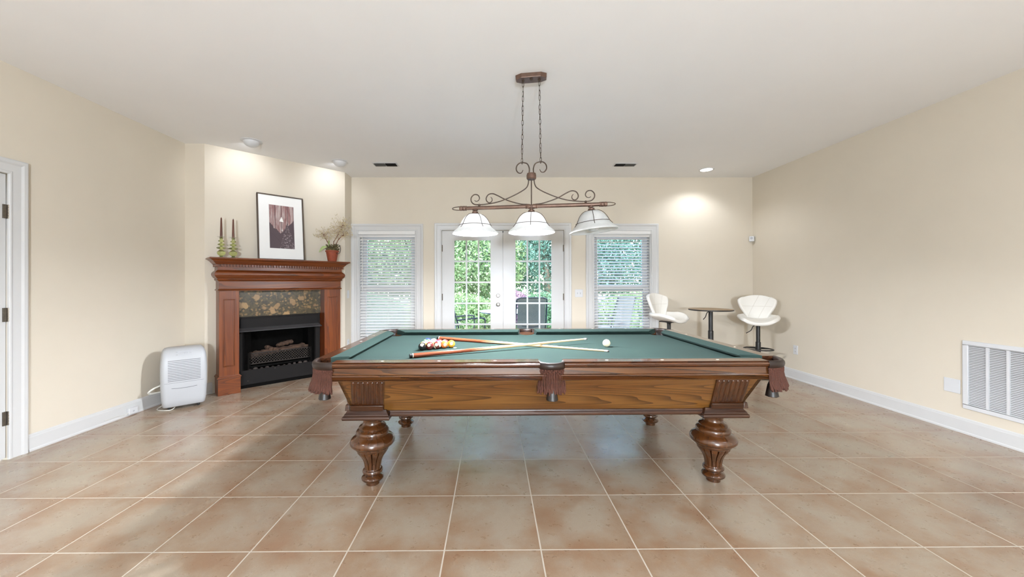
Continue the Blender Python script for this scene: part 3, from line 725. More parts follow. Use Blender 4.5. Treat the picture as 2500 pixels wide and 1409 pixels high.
# pockets: leather iron band + cup + fringe + tail
random.seed(5)
def pocket(c, a0, a1, rad, zb=.776, side=False, visible=True):
    # band swept along arc
    sec = [(-.014, .800), (-.012, .8165), (-.004, .8215), (.006, .8195), (.013, .811), (.015, .797), (.012, .783), (.005, zb), (-.010, zb+.002)]
    rings = []; n = 22
    for k in range(n+1):
        a = a0+(a1-a0)*k/n; d = Vector((cos(a), sin(a)))
        f = 1.0; dip = .006*sin(pi*k/n) if side else .003*sin(pi*k/n)
        ry = rad if not side else rad
        rings.append([(c[0]+d.x*(rad+o), c[1]+d.y*((rad if not side else rad*.62)+o), z-(dip if z > .80 else 0)) for o, z in sec])
    b = MB().loft(rings).build('pocket', 'leather', pt, sharp=50)
    # inner leather cup
    cup = MB(); rr = rad-.018; rings = []
    for z, q in ((.806, 1.0), (.78, 1.0), (.745, .93), (.712, .7), (.70, .0)):
        rings.append([(c[0]+rr*q*cos(2*pi*k/24), c[1]+rr*q*sin(2*pi*k/24)*(.72 if side else 1), z) for k in range(24)])
    if not visible: pass
    lo = a0-.2; hi = a1+.2
    r2 = []
    for z, q in ((.806, 1.0), (.78, 1.0), (.745, .95), (.716, .8)):
        r2.append([(c[0]+rr*q*cos(lo+(hi-lo)*k/20), c[1]+rr*q*sin(lo+(hi-lo)*k/20)*(.66 if side else 1), z) for k in range(21)])
    MB().loft(r2, closed=False).build('pocket_lining', 'leather', b)
    # fringe strands
    fr = MB(); ns = 19 if side else 38
    for row in range(2):
        for k in range(ns):
            a = a0+(a1-a0)*(k+.5*row+.2)/(ns)
            if side and not (.12 < (k+.5)/ns < .88): continue
            d = Vector((cos(a), sin(a)*(1 if not side else .62))); r_ = rad+.005-.006*row
            L = (.135 if side else .122)+random.uniform(-.012, .012); fl = .022 if not side else .006
            p = [(c[0]+d.x*(r_+fl*t*t)+random.uniform(-.003, .003)*t, c[1]+(cos(0))*d.y*(r_+fl*t*t)+random.uniform(-.002, .002)*t, zb+.004-L*t) for t in (0, .15, .3, .5, .7, .85, 1)]
            fr.tube(p, [.0036, .0032, .0034, .0032, .0040, .0072, .0050], 6)
    # woven heading band
    for k in range(ns*2):
        a = a0+(a1-a0)*(k+.5)/(ns*2)
        if side and not (.1 < (k+.5)/(ns*2) < .9): continue
        d = Vector((cos(a), sin(a)*(1 if not side else .62)))
        fr.sphere((c[0]+d.x*(rad+.005), c[1]+d.y*(rad+.005), zb-.004-.008*(k % 3)), .0062, 7, 5)
    fr.build('fringe', 'fringe', b, sharp=80, merge=False)
    am = (a0+a1)/2; q = Vector((cos(am), sin(am)))*(rad*(.40 if side else .62))
    tl = MB().lathe([(0, 0), (.012, -.004), (.022, -.03), (.029, -.07), (.033, -.095), (.029, -.098), (.0, -.09)], 18, mod=lambda z, a: 1+.05*cos(9*a))
    tl.build('tail', 'tail', b, loc=(c[0]+q.x, c[1]+q.y, (.694 if not side else .700)), sharp=60)
pc = (A-PR, B-PR)
for sx, sy, a0 in ((1, 1, -8), (-1, 1, 82), (-1, -1, 172), (1, -1, 262)):
    pocket((sx*pc[0], sy*pc[1]), R(a0), R(a0+106), .126)
pocket((0, -B+.040), R(180-4), R(364), .072, side=True)
pocket((0, B-.040), R(-4), R(184), .072, side=True)

# cabinet: outward leaning body
zc0, zc1 = .490, .716
ft, fb = B-.030, B-.192     # half depth at top / bottom
et, eb = 1.213, 1.188       # half length at top / bottom
def facept(side, s, z, o=0):    # point on the leaning face, offset o outward
    k = (z-zc0)/(zc1-zc0); y = fb+(ft-fb)*k; x = eb+(et-eb)*k
    if side == 'F': return (s, -y-o, z)
    if side == 'K': return (s, y+o, z)
    if side == 'L': return (-x-o, s, z)
    return (x+o, s, z)
for side, h0, h1, mt in (('F', et, eb, 'panelwood'), ('K', et, eb, 'panelwood'), ('L', ft, fb, 'railwood_y'), ('R', ft, fb, 'railwood_y')):
    m = MB(); q = [facept(side, -h1, zc0), facept(side, h1, zc0), facept(side, h0, zc1), facept(side, -h0, zc1)]
    i = [facept(side, -h1, zc0, -.022), facept(side, h1, zc0, -.022), facept(side, h0, zc1, -.022), facept(side, -h0, zc1, -.022)]
    m.hexa(q, i).build('cabinet_panel', mt, pt)
# bottom moulding of the cabinet
bm_sec = [(-.03, .493), (.001, .493), (.006, .490), (.007, .484), (.010, .480), (.013, .476), (.014, .468), (.012, .460), (.006, .455), (-.03, .455)]
def base_run(side, s):
    def P(o, z, k):
        if side == 'F': return (k, -fb-o, z)
        if side == 'K': return (k, fb+o, z)
        if side == 'L': return (-eb-o, k, z)
        return (eb+o, k, z)
    MB().prism(bm_sec, lambda p: P(p[0], p[1], -s), lambda p: P(p[0], p[1], s)).build('base_moulding', 'darkwood', pt, sharp=25)
base_run('F', .955); base_run('K', .955); base_run('L', .345); base_run('R', .345)
MB().box(-eb+.02, eb-.02, -fb+.02, fb-.02, .468, .484).build('slate_frame', 'darkwood', pt)
# corner blocks with reeds on long sides and ends
def block(side, c0, c1):
    m = MB(); z0, z1 = .500, .713; o0 = .013
    mid = (c0+c1)/2; sh = .052*(1 if mid > 0 else -1)*(1 if side in 'FK' else .5)
    fp = facept
    def facept_(side, s, z, o=0): return fp(side, s+sh*(1-(z-zc0)/(zc1-zc0)), z, o)
    q0 = [facept_(side, c0, z0, -.01), facept_(side, c1, z0, -.01), facept_(side, c1, z0, o0), facept_(side, c0, z0, o0)]
    q1 = [facept_(side, c0, z1, -.01), facept_(side, c1, z1, -.01), facept_(side, c1, z1, o0), facept_(side, c0, z1, o0)]
    m.hexa(q0, q1)
    b = m.build('corner_block', 'blockwood', pt)
    r_ = MB(); n = 7; wd = (c1-c0)/n
    for k in range(n):
        s = c0+(k+.5)*wd; rr = wd*.43
        rings = []
        for z in (.544, .552, .62, .70, .708):
            sc = .35 if z in (.544, .708) else 1
            rings.append([facept_(side, s+rr*sc*cos(pi*t/6)*1, z, o0-.006+rr*1.15*sc*sin(pi*t/6)) for t in range(7)]+[facept_(side, s-rr*sc, z, o0-.006), facept_(side, s+rr*sc, z, o0-.006)])
        r_.loft(rings)
    r_.build('reeding', 'blockwood', b, sharp=50)
    cm = MB(); za, zb_ = .499, .536
    cm.hexa([facept_(side, c0-.004, za, 0), facept_(side, c1+.004, za, 0), facept_(side, c1+.004, za, .032), facept_(side, c0-.004, za, .032)], [facept_(side, c0-.004, zb_, 0), facept_(side, c1+.004, zb_, 0), facept_(side, c1+.004, zb_, .024), facept_(side, c0-.004, zb_, .024)])
    cm.build('block_cap', 'darkwood', b, bevel=.004)
for side in 'FK':
    block(side, -1.134, -.946); block(side, .946, 1.134)
for side in 'LR':
    block(side, -.60, -.40); block(side, .40, .60)
# legs
prof = [(0, .446), (.072, .446), (.078, .438), (.074, .428), (.062, .414), (.057, .400), (.058, .388), (.064, .376), (.078, .370), (.084, .362), (.082, .354), (.080, .350), (.094, .344), (.101, .334), (.100, .322), (.096, .314), (.100, .309), (.118, .300), (.131, .288), (.137, .274), (.136, .262), (.128, .252), (.113, .246), (.108, .242), (.108, .236), (.104, .229), (.098, .225), (.096, .221),
        (.092, .210), (.082, .195), (.071, .180), (.062, .163), (.055, .145), (.0505, .125), (.0485, .105), (.048, .098), (.050, .095), (.058, .093), (.0625, .086), (.0615, .078), (.054, .072), (.045, .066), (.043, .061), (.048, .057), (.062, .052), (.0685, .043), (.067, .034), (.060, .027), (.048, .024), (.043, .020), (.041, .0), (0, 0)]
def flute(z, a):
    if .096 < z < .222:
        t = (a/(2*pi)*14) % 1; d = abs(t-.5)   # groove at t=0
        g = max(0, 1-(.5-d)/.10)
        e = min(1, (.222-z)/.012, (z-.096)/.008)
        return 1-.24*g*e+.03*(1-g)*e*cos(pi*(t-.5))
    return 1
legmesh = None
for sx in (-1, 1):
    for sy in (-1, 1):
        if legmesh is None:
            lg = MB().lathe(prof[::-1], 140, mod=flute).build('leg', 'legwood', pt, sharp=42); legmesh = lg.data
        else:
            lg = bpy.data.objects.new('leg', legmesh); COL.objects.link(lg); lg.parent = pt
        lx, ly = (1.08 if sx > 0 else -1.094), (.452 if sy > 0 else -.497)
        lg.location = (lx, ly, 0)
        m = MB(); h_ = .142
        for a, b_ in (((h_, .446), (h_, .452)), ):
            pass
        rings = [[(x*q, y*q, z) for x, y in ((-1, -1), (1, -1), (1, 1), (-1, 1))] for q, z in ((h_-.014, .440), (h_-.003, .444), (h_, .453), (h_-.002, .464), (h_-.009, .469), (h_-.010, .474), (h_-.018, .484), (h_-.024, .494), (h_-.026, .500))]
        m.loft(rings).build('leg_plinth', 'darkwood', pt, loc=(lx, ly, 0), sharp=20)

# ---- billiard balls --------------------------------------------------------------
BR = .0286
def ballmat(name, rgb, stripe=False):
    m, t, b = new_mat(name); c = s2l(rgb); iv = s2l((236, 222, 190))
    if stripe:
        tc = nd(t, 'ShaderNodeTexCoord'); sp_ = nd(t, 'ShaderNodeSeparateXYZ'); t.links.new(tc.outputs['Object'], sp_.inputs[0])
        f = mathn(t, 'LESS_THAN', mathn(t, 'ABSOLUTE', sp_.outputs[2]), BR*.52)
        t.links.new(mix(t, f, iv, c), b.inputs['Base Color'])
    else:
        t.links.new(ramp(t, noise(t, coords(t), 60, 2), [(.3, tuple(x*.95 for x in c)), (.7, c)]), b.inputs['Base Color'])
    b.inputs['Roughness'].default_value = .08; b.inputs['Coat Weight'].default_value = .5; return m
M['ivory'] = plain('ivory_ball', (238, 224, 190), .1, nz=.03)
M['digit'] = plain('black_digit', (24, 20, 20), .3)
ballsphere = None
def numbermesh(txt):
    cu = bpy.data.curves.new('num', 'FONT'); cu.body = txt; cu.size = .017 if len(txt) == 1 else .0125; cu.align_x = 'CENTER'; cu.align_y = 'CENTER'; cu.offset = .0004
    ob = bpy.data.objects.new('num', cu); COL.objects.link(ob)
    dg = bpy.context.evaluated_depsgraph_get(); me = bpy.data.meshes.new_from_object(ob.evaluated_get(dg))
    bpy.data.objects.remove(ob); bm = bmesh.new(); bm.from_mesh(me)
    for _ in range(2): bmesh.ops.subdivide_edges(bm, edges=[e for e in bm.edges if e.calc_length() > .003], cuts=1)
    bmesh.ops.triangulate(bm, faces=bm.faces)
    for v in bm.verts:
        x, z = v.co.x, v.co.y; rr = BR+.0004; v.co = Vector((x, -math.sqrt(max(1e-8, rr*rr-x*x-z*z)), z))
    bm.to_mesh(me); bm.free(); me.materials.clear(); me.materials.append(M['digit']); me.name = 'number'; return me
discm = None
def ball(x, y, rgb, num, stripe, label, face, roll, grp):
    global ballsphere, discm
    if ballsphere is None:
        o = MB().sphere((0, 0, 0), BR, 40, 24).build('billiard_ball', 'ivory', sharp=80); ballsphere = o.data; bpy.data.objects.remove(o)
        rings = [[((BR+.00015)*sin(th)*cos(2*pi*k/24), -(BR+.00015)*cos(th), (BR+.00015)*sin(th)*sin(2*pi*k/24)) for k in range(24)] for th in (.0001, .15, .30, .42)]
        o = MB().loft(rings, cap=False).build('number_disc', 'ivory', sharp=80); discm = o.data; bpy.data.objects.remove(o)
    me = ballsphere.copy(); me.materials.clear(); me.materials.append(ballmat('ball_%s' % (num or 'cue'), rgb, stripe) if num else M['ivory'])
    o = bpy.data.objects.new('billiard_ball' if num else 'cue_ball', me); COL.objects.link(o); o.location = (x, y, ZBED+BR)
    tag(o, label, 'billiard ball', grp)
    q = Vector((0, -1, 0)).rotation_difference(Vector(face).normalized()); o.rotation_mode = 'QUATERNION'
    from mathutils import Quaternion
    o.rotation_quaternion = Quaternion(Vector(face).normalized(), roll) @ q
    if num:
        nm = numbermesh(str(num))
        for s_ in (1, -1):
            d = bpy.data.objects.new('number_disc', discm); COL.objects.link(d); d.parent = o
            e = bpy.data.objects.new('number', nm); COL.objects.link(e); e.parent = d
            if s_ < 0: d.rotation_euler = (0, 0, pi)
    return o
G = 'billiard balls racked in a triangle on the table'
AX, AY = -.313, 2.860; dd = BR*2.004
e1 = Vector((-cos(R(30)), -sin(R(30)))); e2 = Vector((-cos(R(30)), sin(R(30))))
cols = {1: ((226, 168, 50), 0, 'yellow'), 2: ((34, 44, 110), 0, 'blue'), 3: ((170, 36, 30), 0, 'red'), 4: ((70, 40, 96), 0, 'purple'), 5: ((206, 110, 48), 0, 'orange'), 6: ((24, 84, 54), 0, 'green'), 7: ((92, 34, 32), 0, 'maroon'), 8: ((22, 20, 20), 0, 'black'),
        9: ((226, 168, 50), 1, 'yellow'), 10: ((34, 44, 110), 1, 'blue'), 11: ((170, 36, 30), 1, 'red'), 12: ((70, 40, 96), 1, 'purple'), 13: ((206, 110, 48), 1, 'orange'), 14: ((24, 84, 54), 1, 'green'), 15: ((100, 40, 36), 1, 'maroon')}
# layout[i][j]: i steps along the camera-side edge from the apex, j steps back
lay = {(0, 0): 1, (1, 0): 5, (2, 0): 15, (3, 0): 7, (4, 0): 8, (0, 1): 11, (1, 1): 4, (2, 1): 13, (3, 1): 9, (0, 2): 3, (1, 2): 10, (2, 2): 14, (0, 3): 12, (1, 3): 6, (0, 4): 2}
nm_ = {0: 'front edge', 1: 'second line', 2: 'third line', 3: 'fourth line', 4: 'far corner'}
pos = {0: ('at the right tip of the rack', 'next to the yellow tip ball', 'in the middle of the near edge', 'next to the black ball', 'at the near left corner of the rack')}
for (i, j), nbr in lay.items():
    p = Vector((AX, AY))+e1*(i*dd)+e2*(j*dd)
    rgb, st, cn = cols[nbr]
    random.seed(nbr*7+1)
    fv = {(4, 0): (.05, -1, .75), (3, 0): (-.1, -1, .35), (2, 0): (-.05, -1, .25), (1, 0): (.35, -1, .05), (0, 0): (.15, -1, .2)}.get((i, j), (random.uniform(-.6, .6), -1, random.uniform(.3, 1.4)))
    lab = '%s %s ball number %d, %s' % (cn, 'striped' if st else 'solid', nbr, pos[0][i] if j == 0 else nm_[j]+' behind the near edge')
    ball(p.x, p.y, rgb, nbr, st, lab, fv, random.uniform(-1.2, 1.2) if (i, j) not in ((4, 0), (3, 0)) else .1, G)
ball(.869, 2.869, (238, 224, 190), None, False, 'ivory cue ball alone on the right half of the green cloth', (0, -1, 0), 0, None)

# ---- cues --------------------------------------------------------------------------
def cuemat():
    m, t, b = new_mat('cue_butt_spliced'); tc = nd(t, 'ShaderNodeTexCoord'); sp_ = nd(t, 'ShaderNodeSeparateXYZ'); t.links.new(tc.outputs['Object'], sp_.inputs[0])
    ang = nd(t, 'ShaderNodeMath', operation='ARCTAN2'); t.links.new(sp_.outputs[1], ang.inputs[0]); t.links.new(sp_.outputs[2], ang.inputs[1])
    tri = mathn(t, 'PINGPONG', mathn(t, 'MULTIPLY', ang.outputs[0], 4/(2*pi)), .5)
    edge = mathn(t, 'ADD', mathn(t, 'MULTIPLY', tri, .42), .42)
    f = mathn(t, 'GREATER_THAN', sp_.outputs[0], edge)
    v = coords(t, (4, 60, 60)); n = noise(t, v, 1.2, 4, .6)
    red = ramp(t, n, [(.35, s2l((112, 50, 30))), (.65, s2l((146, 74, 46)))]); mp = ramp(t, n, [(.35, s2l((204, 168, 124))), (.65, s2l((230, 202, 160)))])
    t.links.new(mix(t, f, red, mp), b.inputs['Base Color']); b.inputs['Roughness'].default_value = .15; b.inputs['Coat Weight'].default_value = .5; return m
M['cuewood'] = cuemat()
M['chalk'] = plain('leather_cue_tip', (70, 60, 60), .8)
def cue(p0, p1, label):
    p0 = Vector(p0); p1 = Vector(p1); L = (p1-p0).length; d = (p1-p0).normalized()
    t = thing('cue_stick', label, 'pool cue', p0); t.rotation_mode = 'QUATERNION'; t.rotation_quaternion = Vector((1, 0, 0)).rotation_difference(d)
    r = lambda s: .0148-(.0148-.0064)*(s/L)**1.05
    def seg(name, a, b, mt, n=10, f=1.0): MB().tube([(a+(b-a)*k/n, 0, 0) for k in range(n+1)], [r(a+(b-a)*k/n)*f for k in range(n+1)], 20).build(name, mt, t, sharp=50)
    seg('bumper', 0, .018, 'rubber', 3, .96); seg('butt_ring', .018, .024, 'ferrule', 2); seg('shaft', .024, L-.032, 'cuewood', 30); seg('ferrule', L-.032, L-.010, 'ferrule', 3); seg('tip', L-.010, L, 'chalk', 3, .95)
cue((-.541, 2.459, ZBED+.0152), (.761, 3.036, .812), 'wooden pool cue lying over the other cue, its black butt end nearest the camera')
cue((-.475, 3.256, ZBED+.0152), (.822, 2.656, ZBED+.0066), 'wooden pool cue lying flat under the other cue, its butt behind the racked balls')

# ================================================================== POOL TABLE LAMP
LC = Vector((.300, 2.890, 0)); LA = R(-8.5)
lp = thing('pool_table_lamp', 'bronze scrollwork pendant lamp with three white glass shades hanging over the pool table', 'pendant lamp', (LC.x, LC.y, 0), LA)
ZB_ = 1.852
# canopy: elongated octagon
can_ = []
oc = [(-.118, -.022), (-.118, .022), (-.075, .046), (.075, .046), (.118, .022), (.118, -.022), (.075, -.046), (-.075, -.046)]
MB().loft([[(x*q, y*q, z) for x, y in oc] for q, z in ((1, H), (1, H-.010), (.985, H-.016), (.985, H-.030), (.95, H-.034))]).build('canopy', 'bronze', lp, sharp=20, bevel=.001)
for x in (-.062, 0, .062): MB().lathe([(.010, 0), (.010, -.008), (.005, -.014), (0, -.015)], 14).build('canopy_knob', 'bronze_d', lp, loc=(x, -.02 if x == 0 else 0, H-.034))
def chain(x0, x1, z0, z1, name):
    m = MB(); n = 17; a = Vector((x0, 0, z0)); b = Vector((x1, 0, z1)); L = (b-a).length/n
    for k in range(n):
        c = a+(b-a)*((k+.5)/n); ax = (k*67) % 180
        pts = []; e = Vector((cos(R(ax)), sin(R(ax)), 0))
        for q in range(17):
            an = 2*pi*q/16; pts.append(c+Vector((0, 0, 1))*(L*.62*cos(an))+e*(.0075*sin(an)))
        m.tube(pts, .0016, 6, False)
    m.tube([a+(b-a)*t+Vector((.003*sin(14*t), .003*cos(14*t), 0)) for t in [i/30 for i in range(31)]], .0012, 5)
    return m.build(name, 'bronze_d', lp, sharp=80)
chain(-.062, -.072, H-.045, 2.185, 'chain'); chain(.062, .072, H-.045, 2.185, 'chain')
MB().lathe([(.0, .052), (.016, .052), (.034, .046), (.034, .040), (.037, .034), (.037, .008), (.034, .004), (.032, 0), (0, 0)], 28).build('collar', 'bronze', lp, loc=(0, 0, 2.058))
MB().tube([(0, 0, 2.06), (0, 0, ZB_+.01)], .0048, 10).build('centre_rod', 'bronze_d', lp)
def scroll(pts, r=.0044, name='scroll'):
    p = smoothpath([(s, 0, z) for s, z in pts], 8); n = len(p)
    rr = [r if k < n*.72 else max(.0022, r*(1-(k-n*.72)/(n*.28)*.5)) for k in range(n)]
    return MB().tube(p, rr, 8).build(name, 'bronze_d', lp, sharp=80)
for sg_ in (-1, 1):
    X = lambda pts: [(sg_*a, b) for a, b in pts]
    scroll(X([(.020, 2.060), (.026, 2.02), (.046, 1.990), (.108, 1.953), (.195, 1.915), (.270, 1.892), (.350, 1.880), (.407, 1.877), (.447, 1.882), (.470, 1.905), (.470, 1.935), (.447, 1.957), (.418, 1.953), (.405, 1.930), (.414, 1.910), (.432, 1.905), (.445, 1.912)]))
    scroll(X([(.030, 1.868), (.078, 1.872), (.145, 1.890), (.203, 1.912), (.262, 1.944), (.302, 1.960), (.335, 1.953), (.352, 1.926), (.346, 1.902), (.326, 1.890), (.307, 1.902), (.306, 1.922), (.316, 1.934)]))
    scroll(X([(.017, 2.105), (.016, 2.145), (.030, 2.178), (.058, 2.190), (.090, 2.188), (.112, 2.166), (.115, 2.136), (.098, 2.113), (.076, 2.113), (.063, 2.134)]), .0046, 'hook_scroll')
    MB().tube([(sg_*.07, 0, 2.178), (sg_*.072, 0, 2.20)], .0028, 8).build('hook', 'bronze_d', lp)
    MB().tube([(sg_*(.560+.042*sin(pi*k/12)*1.5), 0, ZB_+.0135*cos(pi*k/12)) for k in range(13)], .0032, 8).build('end_loop', 'bronze_d', lp)
    MB().lathe([(0, 0), (.0185, 0), (.0185, .006), (.0165, .009), (.0185, .013), (.0185, .03), (.0165, .034), (.0185, .038), (.0185, .05), (.0165, .056), (0, .056)], 24).build('end_cap', 'bronze', lp, loc=(sg_*.508 if sg_ > 0 else -.508, 0, ZB_)).rotation_euler = (0, sg_*R(90), 0)
    MB().lathe([(0, 0), (.0185, 0), (.0185, .02), (.0165, .024), (.0185, .028), (.0165, .034), (0, .034)], 24).build('bar_sleeve', 'bronze', lp, loc=(sg_*.012, 0, ZB_)).rotation_euler = (0, sg_*R(90), 0)
    MB().sphere((sg_*.407, 0, ZB_+.022), .010, 14, 10).build('finial', 'bronze_d', lp)
MB().tube([(-.52+1.04*k/8, 0, ZB_) for k in range(9)], .0148, 24).build('bar', 'bronze', lp, sharp=50)
def lampshade(x, lit, rr, name='lamp_shade'):
    z0 = 1.655; prof_o = [(.034, .148), (.052, .145), (.072, .133), (.090, .115), (.104, .094), (.114, .074), (.122, .058), (.133, .043), (.150, .027), (.166, .014), (.176, .004), (.179, -.002), (.176, -.006), (.171, -.003)]
    prof_i = [(r_-.005, z-.003) for r_, z in prof_o[::-1][2:]]
    s = MB().lathe([(r_, z) for r_, z in prof_o+prof_i], 56, cap=False)
    sh = s.build(name, 'shade', lp, sharp=80, loc=(x, 0, z0))
    # fitter, cage ribs and ring
    MB().lathe([(0, .196), (.010, .196), (.010, .186), (.022, .184), (.022, .178), (.012, .176), (.011, .172), (.020, .170), (.024, .166), (.024, .158), (.034, .152), (.038, .146), (0, .146)], 28).build('fitter', 'bronze', sh)
    w_ = MB()
    for q in range(5):
        a = rr+2*pi*q/5
        pth = smoothpath([((r_+.0035)*cos(a), (r_+.0035)*sin(a), z+.002) for r_, z in prof_o[:8]], 4)
        pth.append(Vector((.145*cos(a), .145*sin(a), .036)))
        w_.tube(pth, .0020, 6)
    w_.build('rib_wires', 'bronze_d', sh, sharp=80)
    MB().torus((0, 0, .060), .1255, .0020, 'z', 48, 6).build('ring_wire', 'bronze_d', sh, sharp=80)
    MB().lathe([(0, -.008), (.020, -.006), (.036, .004), (.043, .020), (.044, .036), (.038, .056), (.024, .080), (.018, .100), (.016, .13), (0, .13)], 28).build('bulb', 'bulb_on' if lit else 'bulb_off', sh)
    return sh
lampshade(-.440, True, R(-55)); lampshade(0, True, R(-90)); s3 = lampshade(.445, False, R(-20))
s3.rotation_euler = (0, R(-6), 0); s3.location = (.445+.19*sin(R(6)), 0, ZB_-.19*cos(R(6))-.007)
# ================================================================== FIREPLACE
ANG = math.atan2(DU.y, DU.x)
MT = thing('fireplace_mantel', 'cherry-stained wooden fireplace mantel with dentil moulding in the angled corner', 'mantel', DM, ANG)
# local frame: x = u along the wall, -y = n out of the wall
def lb(mb, u0, u1, n0, n1, z0, z1): return mb.box(u0, u1, -n1, -n0, z0, z1)
UL, UR, NF = -.700, .662, .190
UI0, UI1 = -.508, .450
for (a, b) in ((UL, UI0), (UI1, UR)):
    p = lb(MB(), a, b, 0, NF, .20, 1.18).build('pilaster', 'mantel_v', MT, bevel=.003)
    # sunk panel border (proud bead rectangle)
    f = MB(); x0, x1, z0, z1 = a+.042, b-.042, .315, 1.085; w_ = .010
    lb(f, x0, x1, NF, NF+.008, z0, z0+w_); lb(f, x0, x1, NF, NF+.008, z1-w_, z1); lb(f, x0, x0+w_, NF, NF+.008, z0+w_, z1-w_); lb(f, x1-w_, x1, NF, NF+.008, z0+w_, z1-w_)
    f.build('panel_bead', 'mantel_v', p, bevel=.003)
    pl = lb(MB(), a-.012, b+.012, 0, NF+.014, 0, .186).build('plinth', 'mantel', MT, bevel=.003)
    sec = [(0, .186), (NF+.014, .186), (NF+.018, .192), (NF+.016, .200), (NF+.008, .206), (NF+.004, .214), (0, .214)]
    rings = []
    f = MB(); n0 = NF
    for q, z in ((.014, .186), (.019, .191), (.018, .198), (.010, .204), (.005, .213), (.001, .214)):
        rings.append([(a-q, 0, z), (b+q, 0, z), (b+q, -(NF+q), z), (a-q, -(NF+q), z)])
    f.loft(rings).build('plinth_cap', 'mantel', pl, sharp=20)
def course(name, prof, mt='mantel', extra=0):
    # stack of (overhang, z) rings around three sides
    rings = [[(UL-q, 0, z), (UR+q, 0, z), (UR+q, -(NF+q), z), (UL-q, -(NF+q), z)] for q, z in prof]
    return MB().loft(rings).build(name, mt, MT, sharp=22)
course('header', [(0, 1.176), (0, 1.180), (.012, 1.183), (.014, 1.190), (.008, 1.196), (.002, 1.202), (.002, 1.290)])
course('neck_moulding', [(.002, 1.288), (.006, 1.292), (.016, 1.300), (.020, 1.308), (.014, 1.314), (.014, 1.318)])
course('frieze', [(.014, 1.317), (.026, 1.326), (.040, 1.345), (.046, 1.362), (.046, 1.374), (.040, 1.390), (.026, 1.404), (.016, 1.412), (.014, 1.416), (.014, 1.440)])
dn = course('dentil_band', [(.012, 1.438), (.012, 1.484)])
f = MB(); n = 48; L = (UR-UL+.04)
for k in range(n):
    u = UL-.018+L*(k+.5)/n-.010; lb(f, u, u+.0175, NF+.012, NF+.032, 1.452, 1.480)
for side in (-1, 1):
    for k in range(7):
        nn = .02+k*.030; u = (UL-.032) if side < 0 else (UR+.012)
        lb(f, u, u+.02, nn, nn+.0175, 1.452, 1.480)
f.build('dentils', 'mantel', dn, bevel=.0015)
course('crown', [(.030, 1.480), (.036, 1.484), (.040, 1.492), (.052, 1.504), (.060, 1.514), (.062, 1.519), (.070, 1.522), (.080, 1.530), (.084, 1.536)])
course('mantel_shelf', [(.086, 1.534), (.094, 1.536), (.098, 1.542), (.098, 1.548), (.092, 1.554), (.088, 1.555)])
# inner jambs
for (a, b) in ((UI0-.004, UI0), (UI1, UI1+.004)): pass
# surround slab
SR = thing('marble_surround', 'dark green and tan mottled marble panel above the firebox opening', 'fireplace surround', DM, ANG)
f = MB(); lb(f, UI0, UI1, .005, .045, .862, 1.178)
f.build('marble_slab', 'granite', SR)
# firebox insert
FB = thing('gas_fireplace_insert', 'black steel gas fireplace insert with grey hood below the marble panel', 'fireplace', DM, ANG)
a, b = UI0+.004, UI1-.004
f = MB(); lb(f, a, b, .005, .030, .80, .862); lb(f, a, a+.06, .005, .030, 0, .80); lb(f, b-.06, b, .005, .030, 0, .80); f.build('face_frame', 'fireface', FB, bevel=.002)
lb(MB(), a+.03, b-.03, .028, .044, .725, .838).build('top_panel', 'fireface', FB, bevel=.003)
lb(MB(), a+.03, b-.02, .028, .046, .04, .215).build('lower_panel', 'fireface', FB, bevel=.003)
lb(MB(), a+.01, b-.01, .005, .034, 0, .038).build('kick_strip', 'firebox', FB)
f = MB(); f.hexa([(a+.025, -.045, .722), (b-.025, -.045, .722), (b-.005, -.125, .688), (a+.005, -.125, .688)], [(a+.025, -.045, .727), (b-.025, -.045, .727), (b-.005, -.125, .694), (a+.005, -.125, .694)])
f.build('hood', 'hood', FB)
f = MB()  # box interior: sides splayed, back, top, floor
d0, d1 = .03, -.42
iu0, iu1 = a+.075, b-.075
lb(f, iu0-.02, iu0, d1, d0, .19, .73); lb(f, iu1, iu1+.02, d1, d0, .19, .73); lb(f, iu0-.02, iu1+.02, d1-.02, d1, .19, .73); lb(f, iu0-.02, iu1+.02, d1-.02, d0, .73, .75); lb(f, iu0-.02, iu1+.02, d1-.02, d0, .175, .195)
f.build('firebox', 'firebox', FB)
for (x0, sgn) in ((iu0, 1), (iu1, -1)):
    f = MB()
    for k in range(9): f.tube([(x0+sgn*(.006+k*.008), -.020, .20), (x0+sgn*(.006+k*.008), -.020, .72)], .0025, 5)
    f.tube([(x0+sgn*.002, -.022, .72), (x0+sgn*.075, -.022, .72)], .004, 6)
    f.build('mesh_screen', 'firebox', FB)
for u in (a+.11, a+.40): MB().sphere((u, -.046, .085 if u < -.2 else .196), .004, 10, 8).build('screw', 'chrome', FB)
# lattice log holder
GR = thing('fire_grate', 'dark iron lattice front holding the gas logs in the firebox', 'grate', DM, ANG)
f = MB(); g0, g1, zg0, zg1, ng = iu0+.05, iu1-.03, .275, .405, .0
f.tube([(g0, -ng, zg0), (g1, -ng, zg0)], .006, 6); f.tube([(g0, -ng, zg1), (g1, -ng, zg1)], .006, 6); f.tube([(g0, -ng, .2), (g0, -ng, zg1)], .006, 6); f.tube([(g1, -ng, .2), (g1, -ng, zg1)], .006, 6)
st = .0325; x = g0-(zg1-zg0)
while x < g1:
    for s_ in (1, -1):
        xa, xb = (x, x+(zg1-zg0)); za, zb = (zg0, zg1) if s_ > 0 else (zg1, zg0)
        if xa < g0: za += (zb-za)*(g0-xa)/(xb-xa); xa = g0
        if xb > g1: zb -= (zb-za)*(xb-g1)/(xb-xa); xb = g1
        if xb-xa > .01: f.tube([(xa, -ng, za), (xb, -ng, zb)], .0042, 5)
    x += st
f.build('lattice', 'grate', GR, sharp=80)
lb(MB(), g0+.01, g1-.01, -.2, -.02, .225, .245).box(g0+.03, g0+.05, .02, .2, .195, .225).box(g1-.05, g1-.03, .02, .2, .195, .225).build('burner_tray', 'firebox', GR)
